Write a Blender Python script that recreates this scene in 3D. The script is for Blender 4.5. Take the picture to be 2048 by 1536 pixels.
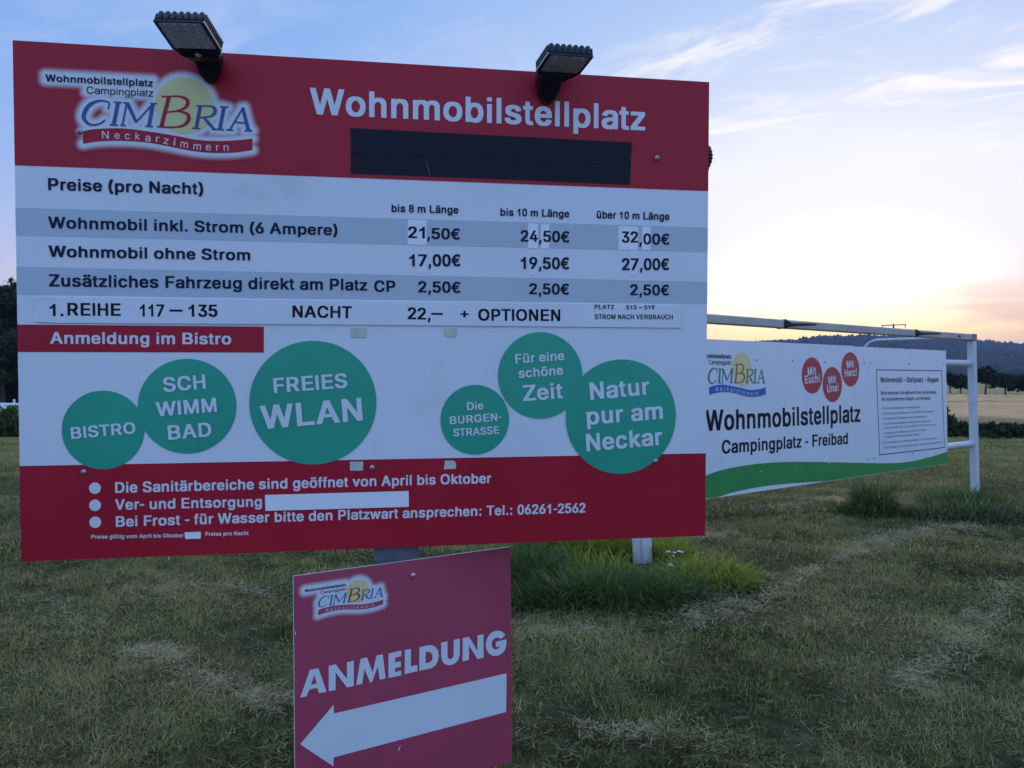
import bpy, bmesh, math, random
import numpy as np
from mathutils import Vector, Matrix, noise
from mathutils.geometry import tessellate_polygon

S = bpy.context.scene
COL = S.collection
for o in list(bpy.data.objects):
    bpy.data.objects.remove(o)

# ---------------------------------------------------------------- camera
EYE, FPX = 1.8, 1620.0                       # eye height in metres, focal length for a 2048 wide frame
cam_d = bpy.data.cameras.new('camera')
cam = bpy.data.objects.new('camera', cam_d)
COL.objects.link(cam)
cam.location = (0, 0, EYE)
cam.rotation_euler = (math.radians(90), 0, 0)
cam_d.sensor_width = 36
cam_d.lens = 36 * FPX / 2048
cam_d.shift_y = -16 / 2048
cam_d.clip_start, cam_d.clip_end = .05, 9000
cam_d.dof.use_dof = True
cam_d.dof.focus_distance = 2.3
cam_d.dof.aperture_fstop = 15
S.camera = cam

# ---------------------------------------------------------------- sky and sun
S.view_settings.view_transform = 'Standard'
S.view_settings.look = 'None'
S.view_settings.exposure = 0
S.view_settings.gamma = 1
SUN_AZ, SUN_EL = math.radians(22.5), math.radians(3.4)     # azimuth from straight ahead, to the right
SUN = Vector((math.sin(SUN_AZ) * math.cos(SUN_EL), math.cos(SUN_AZ) * math.cos(SUN_EL), math.sin(SUN_EL)))
world = bpy.data.worlds.new('World')
S.world = world
world.use_nodes = True
NT = world.node_tree
NT.nodes.clear()

class Net:
    """small helper to write node trees as expressions"""
    def __init__(s, tree): s.t = tree
    def node(s, kind, **kw):
        n = s.t.nodes.new(kind)
        for k, v in kw.items(): setattr(n, k, v)
        return n
    def put(s, sock, v):
        if isinstance(v, bpy.types.NodeSocket): s.t.links.new(v, sock)
        else: sock.default_value = v
    def math(s, op, a, b=0.0, c=0.0, clamp=False):
        n = s.node('ShaderNodeMath', operation=op, use_clamp=clamp)
        for i, v in enumerate((a, b, c)): s.put(n.inputs[i], v)
        return n.outputs[0]
    def vmath(s, op, a, b=(0, 0, 0), out=0):
        n = s.node('ShaderNodeVectorMath', operation=op)
        s.put(n.inputs[0], a); s.put(n.inputs[1], b)
        return n.outputs[out]
    def mix(s, f, a, b, mode='MIX'):
        n = s.node('ShaderNodeMix', data_type='RGBA', blend_type=mode, clamp_factor=True)
        s.put(n.inputs[0], f)
        s.put(n.inputs[6], a if isinstance(a, bpy.types.NodeSocket) else (*a, 1))
        s.put(n.inputs[7], b if isinstance(b, bpy.types.NodeSocket) else (*b, 1))
        return n.outputs[2]
    def ramp(s, f, stops, interp='LINEAR'):
        n = s.node('ShaderNodeValToRGB')
        cr = n.color_ramp; cr.interpolation = interp
        while len(cr.elements) < len(stops): cr.elements.new(.5)
        for e, (p, c) in zip(cr.elements, stops):
            e.position = p; e.color = (*c, 1) if not isinstance(c, float) else (c, c, c, 1)
        s.put(n.inputs[0], f)
        return n.outputs[0]
    def noise(s, vec, scale, detail=4, rough=.5, dist=0.0, lac=2.0):
        n = s.node('ShaderNodeTexNoise')
        s.put(n.inputs['Vector'], vec)
        for k, v in (('Scale', scale), ('Detail', detail), ('Roughness', rough), ('Distortion', dist), ('Lacunarity', lac)):
            s.put(n.inputs[k], v)
        return n.outputs[0]
    def smooth(s, v, a, b):
        n = s.node('ShaderNodeMapRange', interpolation_type='SMOOTHSTEP')
        s.put(n.inputs[0], v); s.put(n.inputs[1], a); s.put(n.inputs[2], b)
        return n.outputs[0]
    def xyz(s, v):
        n = s.node('ShaderNodeSeparateXYZ'); s.put(n.inputs[0], v); return n.outputs
    def vec(s, x, y, z):
        n = s.node('ShaderNodeCombineXYZ')
        for i, v in enumerate((x, y, z)): s.put(n.inputs[i], v)
        return n.outputs[0]

def build_world():
    N = Net(NT)
    d = N.vmath('NORMALIZE', N.node('ShaderNodeTexCoord').outputs['Generated'])
    x, y, z = N.xyz(d)
    el = N.math('MULTIPLY', N.math('ARCSINE', z), 57.2958)                        # elevation, degrees
    ang = N.math('MULTIPLY', N.math('ARCCOSINE', N.vmath('DOT_PRODUCT', d, tuple(SUN), 1)), 57.2958)
    sky = N.node('ShaderNodeTexSky', sky_type='NISHITA', sun_disc=False,
                 sun_elevation=SUN_EL, sun_rotation=SUN_AZ, air_density=1.2, dust_density=1.5, ozone_density=2.0)
    nish = N.vmath('SCALE', sky.outputs[0]); nish.node.inputs[3].default_value = NISH
    # clear evening air: bright round the sunken sun, blue away from it, extra blue added overhead and behind
    az = N.math('MULTIPLY', N.math('ABSOLUTE', N.math('SUBTRACT', N.math('ARCTAN2', x, y), SUN_AZ)), 57.2958)
    az = N.math('MINIMUM', az, N.math('SUBTRACT', 360.0, az))
    wide = N.math('SQRT', N.math('ADD', N.math('POWER', N.math('SUBTRACT', el, 3.4), 2.0), N.math('POWER', N.math('MULTIPLY', az, .65), 2.0)))
    base = N.ramp(N.math('DIVIDE', wide, 90.0), SKY_RAMP)
    hor = N.math('POWER', N.math('SUBTRACT', 1.0, N.math('DIVIDE', el, 26.0, clamp=True), clamp=True), 2.2)
    far = N.math('MULTIPLY', N.smooth(ang, 18.0, 45.0), N.math('SUBTRACT', 1.0, N.smooth(ang, 58.0, 85.0)))
    base = N.mix(N.math('MULTIPLY', hor, far), base, (.72, .72, .90))
    low = N.math('POWER', N.math('SUBTRACT', 1.0, N.math('DIVIDE', el, 11.0, clamp=True), clamp=True), 1.6)
    base = N.mix(N.math('MULTIPLY', low, far), base, (.86, .66, .62))
    # yellow band low down near the sun
    g = N.math('MULTIPLY', N.math('SUBTRACT', 1.0, N.smooth(el, 1.4, 6.0)), N.math('SUBTRACT', 1.0, N.smooth(ang, 7.0, 34.0)))
    base = N.mix(N.math('MULTIPLY', g, .95), base, (1.65, 1.10, .30))
    # cirrus on a flat layer overhead
    inv = N.math('DIVIDE', 1.0, N.math('ADD', N.math('MAXIMUM', z, 0.0), .06))
    px, py = N.math('MULTIPLY', x, inv), N.math('MULTIPLY', y, inv)
    c, s_ = math.cos(math.radians(-34)), math.sin(math.radians(-34))
    a = N.math('ADD', N.math('MULTIPLY', px, c), N.math('MULTIPLY', py, s_))
    b = N.math('SUBTRACT', N.math('MULTIPLY', py, c), N.math('MULTIPLY', px, s_))
    v1 = N.vec(N.math('MULTIPLY', a, .80), N.math('MULTIPLY', b, 1.45), CLOUD[0])
    n1 = N.noise(v1, 2.6, 9, .6, .9)
    n2 = N.noise(N.vec(px, py, CLOUD[1]), .75, 3, .5)
    cl = N.math('MULTIPLY', N.smooth(n1, .46, .70), N.smooth(n2, .44, .62))
    cl = N.math('MULTIPLY', cl, N.smooth(el, 2.0, 9.0))
    cc = N.mix(N.smooth(ang, 14.0, 42.0), (1.06, 1.0, 1.0), (.62, .68, .92))
    base = N.mix(N.math('MULTIPLY', cl, N.math('SUBTRACT', 1.0, N.math('MULTIPLY', N.smooth(ang, 20.0, 60.0), .72))), base, cc)
    # mauve bank low at the right
    n3 = N.noise(N.vec(N.math('MULTIPLY', x, 3.0), y, N.math('MULTIPLY', z, 17.0)), 2.1, 6, .55, .35)
    bank = N.math('MULTIPLY', N.smooth(n3, .34, .66), N.math('SUBTRACT', 1.0, N.smooth(el, 3.5, 8.0)))
    bank = N.math('MULTIPLY', bank, N.smooth(N.math('DIVIDE', x, N.math('MAXIMUM', y, .05)), .43, .60))
    base = N.mix(N.math('MULTIPLY', bank, .75), base, (.92, .60, .48))
    out = N.vmath('ADD', base, nish)
    bg = N.node('ShaderNodeBackground'); N.put(bg.inputs[0], out); bg.inputs[1].default_value = 1.0
    wo = N.node('ShaderNodeOutputWorld'); NT.links.new(bg.outputs[0], wo.inputs[0])

NISH = .006
CLOUD = (11.8024, 5.1583)                       # which slice of the cloud pattern
SKY_RAMP = [(0, (1.9, 1.7, 1.3)), (.055, (1.35, 1.3, 1.2)), (.085, (1.0, .99, 1.02)), (.132, (.92, .945, 1.03)), (.170, (.70, .785, .99)),
            (.245, (.44, .605, .94)), (.333, (.275, .47, .88)), (.444, (.24, .44, .86)), (.75, (.45, .76, 1.45)), (1, (.45, .76, 1.45))]  # final stops brighter than a real dusk sky, added to light the sign fronts
build_world()

sun_d = bpy.data.lights.new('sun', 'SUN')
sun_d.energy, sun_d.angle, sun_d.color = 1.7, math.radians(10), (1, .72, .48)
sun = bpy.data.objects.new('sun', sun_d)
COL.objects.link(sun)
sun.location = SUN * 30
sun.rotation_euler = SUN.to_track_quat('Z', 'Y').to_euler()

# ================================================================ helpers
def empty(name, loc, label, cat, group=None, rz=0):
    o = bpy.data.objects.new(name, None); COL.objects.link(o)
    o.empty_display_size = .1
    o.location = loc; o.rotation_euler = (0, 0, rz)
    tag(o, label, cat, group)
    return o

def tag(o, label=None, cat=None, group=None, kind=None):
    for k, v in (('label', label), ('category', cat), ('group', group), ('kind', kind)):
        if v: o[k] = v
    return o

def root_loc(o):
    v = Vector((0, 0, 0))
    while o is not None:
        v += o.location; o = o.parent
    return v

class MB:
    """collects faces in world metres; build() links them as ONE mesh object"""
    def __init__(s): s.v, s.f = [], []
    def face(s, pts):
        n = len(s.v); s.v += [tuple(p) for p in pts]; s.f.append(tuple(range(n, n + len(pts))))
    def grid(s, rows, closed=False, caps=False):
        n0 = len(s.v); m = len(rows[0])
        for r in rows: s.v += [tuple(p) for p in r]
        for i in range(len(rows) - 1):
            for j in range(m if closed else m - 1):
                k = (j + 1) % m
                s.f.append((n0 + i * m + j, n0 + i * m + k, n0 + (i + 1) * m + k, n0 + (i + 1) * m + j))
        if caps:
            s.f.append(tuple(n0 + j for j in range(m))[::-1])
            s.f.append(tuple(n0 + (len(rows) - 1) * m + j for j in range(m)))
    def box(s, c, ax, ay, az, bev=0):
        """box round c with half-axis vectors; optional chamfer"""
        c, ax, ay, az = Vector(c), Vector(ax), Vector(ay), Vector(az)
        if not bev:
            P = [c + sx * ax + sy * ay + sz * az for sz in (-1, 1) for sy in (-1, 1) for sx in (-1, 1)]
            n = len(s.v); s.v += [tuple(p) for p in P]
            for q in ((0, 2, 3, 1), (4, 5, 7, 6), (0, 1, 5, 4), (2, 6, 7, 3), (0, 4, 6, 2), (1, 3, 7, 5)):
                s.f.append(tuple(n + i for i in q))
            return
        lx, ly, lz = ax.length, ay.length, az.length
        ux, uy, uz = ax / lx, ay / ly, az / lz
        ring = []
        for k in range(12):
            q, t = divmod(k, 3)
            sx, sy = ((1, 1), (-1, 1), (-1, -1), (1, -1))[q]
            a = math.radians(90 * q + 45 * t)
            ring.append((sx * (lx - bev) + bev * math.cos(a), sy * (ly - bev) + bev * math.sin(a)))
        rows = []
        for zz, ins in ((-lz, bev), (-lz + bev, 0), (lz - bev, 0), (lz, bev)):
            fx, fy = (lx - ins) / lx, (ly - ins) / ly
            rows.append([c + ux * a * fx + uy * b * fy + uz * zz for a, b in ring])
        s.grid(rows, closed=True, caps=True)
    def tube(s, pts, r, n=10, caps=True):
        pts = [Vector(p) for p in pts]
        rs = r if isinstance(r, (list, tuple)) else [r] * len(pts)
        rows = []; up = Vector((.013, .021, 1))
        for i, p in enumerate(pts):
            d = (pts[min(i + 1, len(pts) - 1)] - pts[max(i - 1, 0)]).normalized()
            a = d.cross(up)
            if a.length < .2: a = d.cross(Vector((1, 0, 0)))
            a.normalize(); b = d.cross(a)
            rows.append([p + rs[i] * (math.cos(t) * a + math.sin(t) * b) for t in [2 * math.pi * k / n for k in range(n)]])
        s.grid(rows, closed=True, caps=caps)
    def ball(s, c, r, n=10, squash=(1, 1, 1), zmin=-1):
        rows = []
        for i in range(n // 2 + 1):
            t = -math.pi / 2 + math.pi * i / (n // 2)
            h = max(math.sin(t), zmin)
            rows.append([Vector(c) + Vector((squash[0] * r * math.cos(t) * math.cos(2 * math.pi * k / n),
                                             squash[1] * r * math.cos(t) * math.sin(2 * math.pi * k / n), squash[2] * r * h)) for k in range(n)])
        s.grid(rows, closed=True)
    def build(s, name, mat, parent=None, smooth=False, label=None):
        off = root_loc(parent)
        me = bpy.data.meshes.new(name)
        me.from_pydata([tuple(Vector(p) - off) for p in s.v], [], s.f)
        me.materials.append(mat)
        me.update()
        if smooth:
            me.polygons.foreach_set('use_smooth', [True] * len(me.polygons))
            try: me.set_sharp_from_angle(angle=math.radians(40))
            except Exception: pass
        o = bpy.data.objects.new(name, me); COL.objects.link(o)
        o.parent = parent
        if label: o['label'] = label
        return o

def soup(name, co, faces_n, mat, parent=None, tone=None, smooth=False):
    """mesh from numpy: co (N,3) world, every face has faces_n consecutive vertices; tone = per-vertex float"""
    co = np.asarray(co, np.float32) - np.array(root_loc(parent)[:], np.float32)
    return indexed(name, co, np.arange(len(co), dtype=np.int32).reshape(-1, faces_n), mat, parent, tone, smooth)

def indexed(name, co, F, mat, parent=None, tone=None, smooth=False):
    me = bpy.data.meshes.new(name)
    n, m = F.shape
    me.vertices.add(len(co)); me.vertices.foreach_set('co', np.ascontiguousarray(co, np.float32).ravel())
    me.loops.add(n * m); me.loops.foreach_set('vertex_index', np.ascontiguousarray(F, np.int32).ravel())
    me.polygons.add(n); me.polygons.foreach_set('loop_start', np.arange(n, dtype=np.int32) * m)
    try: me.polygons.foreach_set('loop_total', np.full(n, m, np.int32))
    except Exception: pass
    if smooth: me.polygons.foreach_set('use_smooth', np.ones(n, bool))
    if tone is not None:
        at = me.attributes.new('tone', 'FLOAT', 'POINT'); at.data.foreach_set('value', np.ascontiguousarray(tone, np.float32))
    me.materials.append(mat)
    me.update(calc_edges=True); me.validate()
    o = bpy.data.objects.new(name, me); COL.objects.link(o); o.parent = parent
    return o

# ---------------------------------------------------------------- materials
def material(name, col, rough=.5, spec=.5, metal=0.0, vary=0.0, scale=8.0, bump=0.0, dirt=None, bscale=None):
    m = bpy.data.materials.new(name); m.use_nodes = True
    N = Net(m.node_tree); b = m.node_tree.nodes['Principled BSDF']
    b.inputs['Roughness'].default_value = rough
    b.inputs['Specular IOR Level'].default_value = spec
    b.inputs['Metallic'].default_value = metal
    c = (*col, 1)
    if vary or bump or dirt:
        tc = N.node('ShaderNodeTexCoord').outputs['Object']
        n = N.noise(tc, scale, 6, .6)
        if vary:
            c = N.mix(N.smooth(n, .3, .7), tuple(x * (1 - vary) for x in col), tuple(min(x * (1 + vary), .95) for x in col))
            N.put(b.inputs['Roughness'], N.math('MULTIPLY_ADD', n, .25, rough - .12))
        if dirt:
            f = N.math('MULTIPLY', N.smooth(N.noise(tc, dirt[1], 8, .7), .56, .72), dirt[2])
            c = N.mix(f, c if not isinstance(c, tuple) else c[:3], dirt[0])
        if bump:
            bp = N.node('ShaderNodeBump'); bp.inputs['Strength'].default_value = bump; bp.inputs['Distance'].default_value = .01
            N.put(bp.inputs['Height'], N.noise(tc, bscale or scale * 6, 4, .6)); N.put(b.inputs['Normal'], bp.outputs[0])
    N.put(b.inputs['Base Color'], c)
    return m

def plant_material(name, dark, light, dry=None, trans=.35, patch=.6, rough=.6, spec=.12):
    """leaf or blade: colour from a per-blade tone and broad patches; thin, so light also comes through"""
    m = bpy.data.materials.new(name); m.use_nodes = True
    nt = m.node_tree; N = Net(nt); b = nt.nodes['Principled BSDF']; out = nt.nodes['Material Output']
    at = N.node('ShaderNodeAttribute', attribute_name='tone').outputs['Fac']
    c = N.mix(at, dark, light)
    if dry:
        pos = N.node('ShaderNodeNewGeometry').outputs['Position']
        f = N.smooth(N.noise(pos, patch, 5, .6), .42, .68)
        f2 = N.smooth(N.noise(pos, 9.0, 2, .5), .45, .75)
        c = N.mix(N.math('ADD', N.math('MULTIPLY', f, .75), N.math('MULTIPLY', f2, .25)), c, dry)
    N.put(b.inputs['Base Color'], c)
    b.inputs['Roughness'].default_value = rough; b.inputs['Specular IOR Level'].default_value = spec
    t = N.node('ShaderNodeBsdfTranslucent'); N.put(t.inputs[0], c)
    mx = N.node('ShaderNodeMixShader'); mx.inputs[0].default_value = trans
    nt.links.new(b.outputs[0], mx.inputs[1]); nt.links.new(t.outputs[0], mx.inputs[2]); nt.links.new(mx.outputs[0], out.inputs[0])
    return m

M = {}
M['white'] = material('white_print', (.70, .715, .73), .32, .5, vary=.025, scale=2.2, dirt=((.40, .41, .40), 5.0, .26), bump=.02, bscale=220)
M['grey'] = material('pale_grey_print', (.46, .52, .555), .34, .5, vary=.03, scale=3)
M['red'] = material('wine_red_print', (.41, .011, .027), .35, .24, vary=.05, scale=3, bump=.02, bscale=220)
M['dull_red'] = material('dull_wine_red_print', (.40, .043, .088), .5, .7, vary=.06, scale=3, bump=.02, bscale=220)  # duller, more purple red than the price board, higher specular
M['badge_red'] = material('brick_red_print', (.42, .035, .04), .35, .5, vary=.05)
M['green'] = material('sea_green_print', (.018, .335, .205), .33, .5, vary=.06, scale=3)
M['leaf_green'] = material('meadow_green_print', (.03, .25, .06), .4, .4, vary=.06)
M['ink'] = material('navy_black_ink', (.004, .006, .024), .45, .22)
M['black_ink'] = material('black_ink', (.004, .004, .007), .45, .22)
M['grey_ink'] = material('grey_ink', (.10, .11, .15), .5, .3)
M['letter'] = material('white_letter_film', (.68, .70, .72), .35, .5, vary=.02, scale=4)
M['blue'] = material('royal_blue_ink', (.03, .085, .25), .4, .4)
M['slate'] = material('slate_blue_ink', (.06, .17, .30), .4, .4)
M['pine'] = material('pine_green_ink', (.03, .16, .12), .4, .4)
M['lake'] = material('lake_blue_ink', (.02, .12, .40), .4, .4)
M['yellow'] = material('pale_yellow_print', (.70, .63, .27), .36, .4)
M['tape'] = material('black_tape', (.006, .008, .015), .40, .18, vary=.2, scale=14, bump=.25, bscale=40)
M['sticker'] = material('white_sticker', (.80, .81, .82), .3, .5, vary=.02, scale=5)
M['faded'] = material('faded_white_sticker', (.735, .75, .765), .3, .5)
M['glue'] = material('old_tape_residue', (.56, .55, .44), .5, .4, vary=.12, scale=40)
M['edge'] = material('panel_core', (.10, .10, .11), .6, .4)
M['pale_edge'] = material('pale_panel_edge', (.72, .70, .66), .5, .4)
M['steel'] = material('galvanised_steel', (.42, .43, .45), .42, .5, metal=.85, vary=.12, scale=30)
M['post'] = material('weathered_grey_post', (.12, .125, .14), .6, .3, vary=.35, scale=9, bump=.3, bscale=60, dirt=((.30, .28, .25), 18, .5))
M['goal_white'] = material('weathered_white_paint', (.58, .575, .57), .42, .5, vary=.06, scale=4, dirt=((.30, .29, .27), 7.0, .6))
M['bar_white'] = material('warm_grey_paint', (.45, .395, .335), .5, .3, vary=.12, scale=4, dirt=((.17, .13, .09), 5.0, .8))  # crossbar tone: darker and warmer than the posts, with brown blotches
M['joint'] = material('dull_brown_joint', (.24, .21, .19), .55, .4, vary=.15, scale=20)
M['pipe'] = material('grey_white_pipe', (.55, .56, .58), .35, .5, vary=.06, scale=8)
M['black_plastic'] = material('black_plastic', (.008, .009, .011), .45, .35, vary=.2, scale=30)
M['black_alu'] = material('black_powder_coat', (.009, .010, .014), .42, .35, vary=.2, scale=30)
M['lens'] = material('grey_lens_plate', (.46, .41, .45), .35, .5, vary=.08, scale=40)
M['led'] = material('clear_lens_dome', (.42, .42, .45), .12, .8)
M['sensor'] = material('milky_sensor_dome', (.40, .40, .42), .3, .5)
M['strap'] = material('black_strap', (.02, .018, .017), .6, .3, vary=.3, scale=30)
M['net'] = material('net_cord', (.20, .20, .21), .8, .1)
M['bark'] = material('bark', (.06, .05, .04), .85, .2, vary=.3, scale=6, bump=.5)
M['wood'] = material('grey_brown_wood', (.13, .11, .09), .8, .2, vary=.2, scale=3)
M['rail'] = material('white_rail_paint', (.72, .73, .74), .4, .5, vary=.04)
M['blossom'] = material('white_petals', (.74, .70, .76), .6, .3, vary=.08, scale=60)

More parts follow.
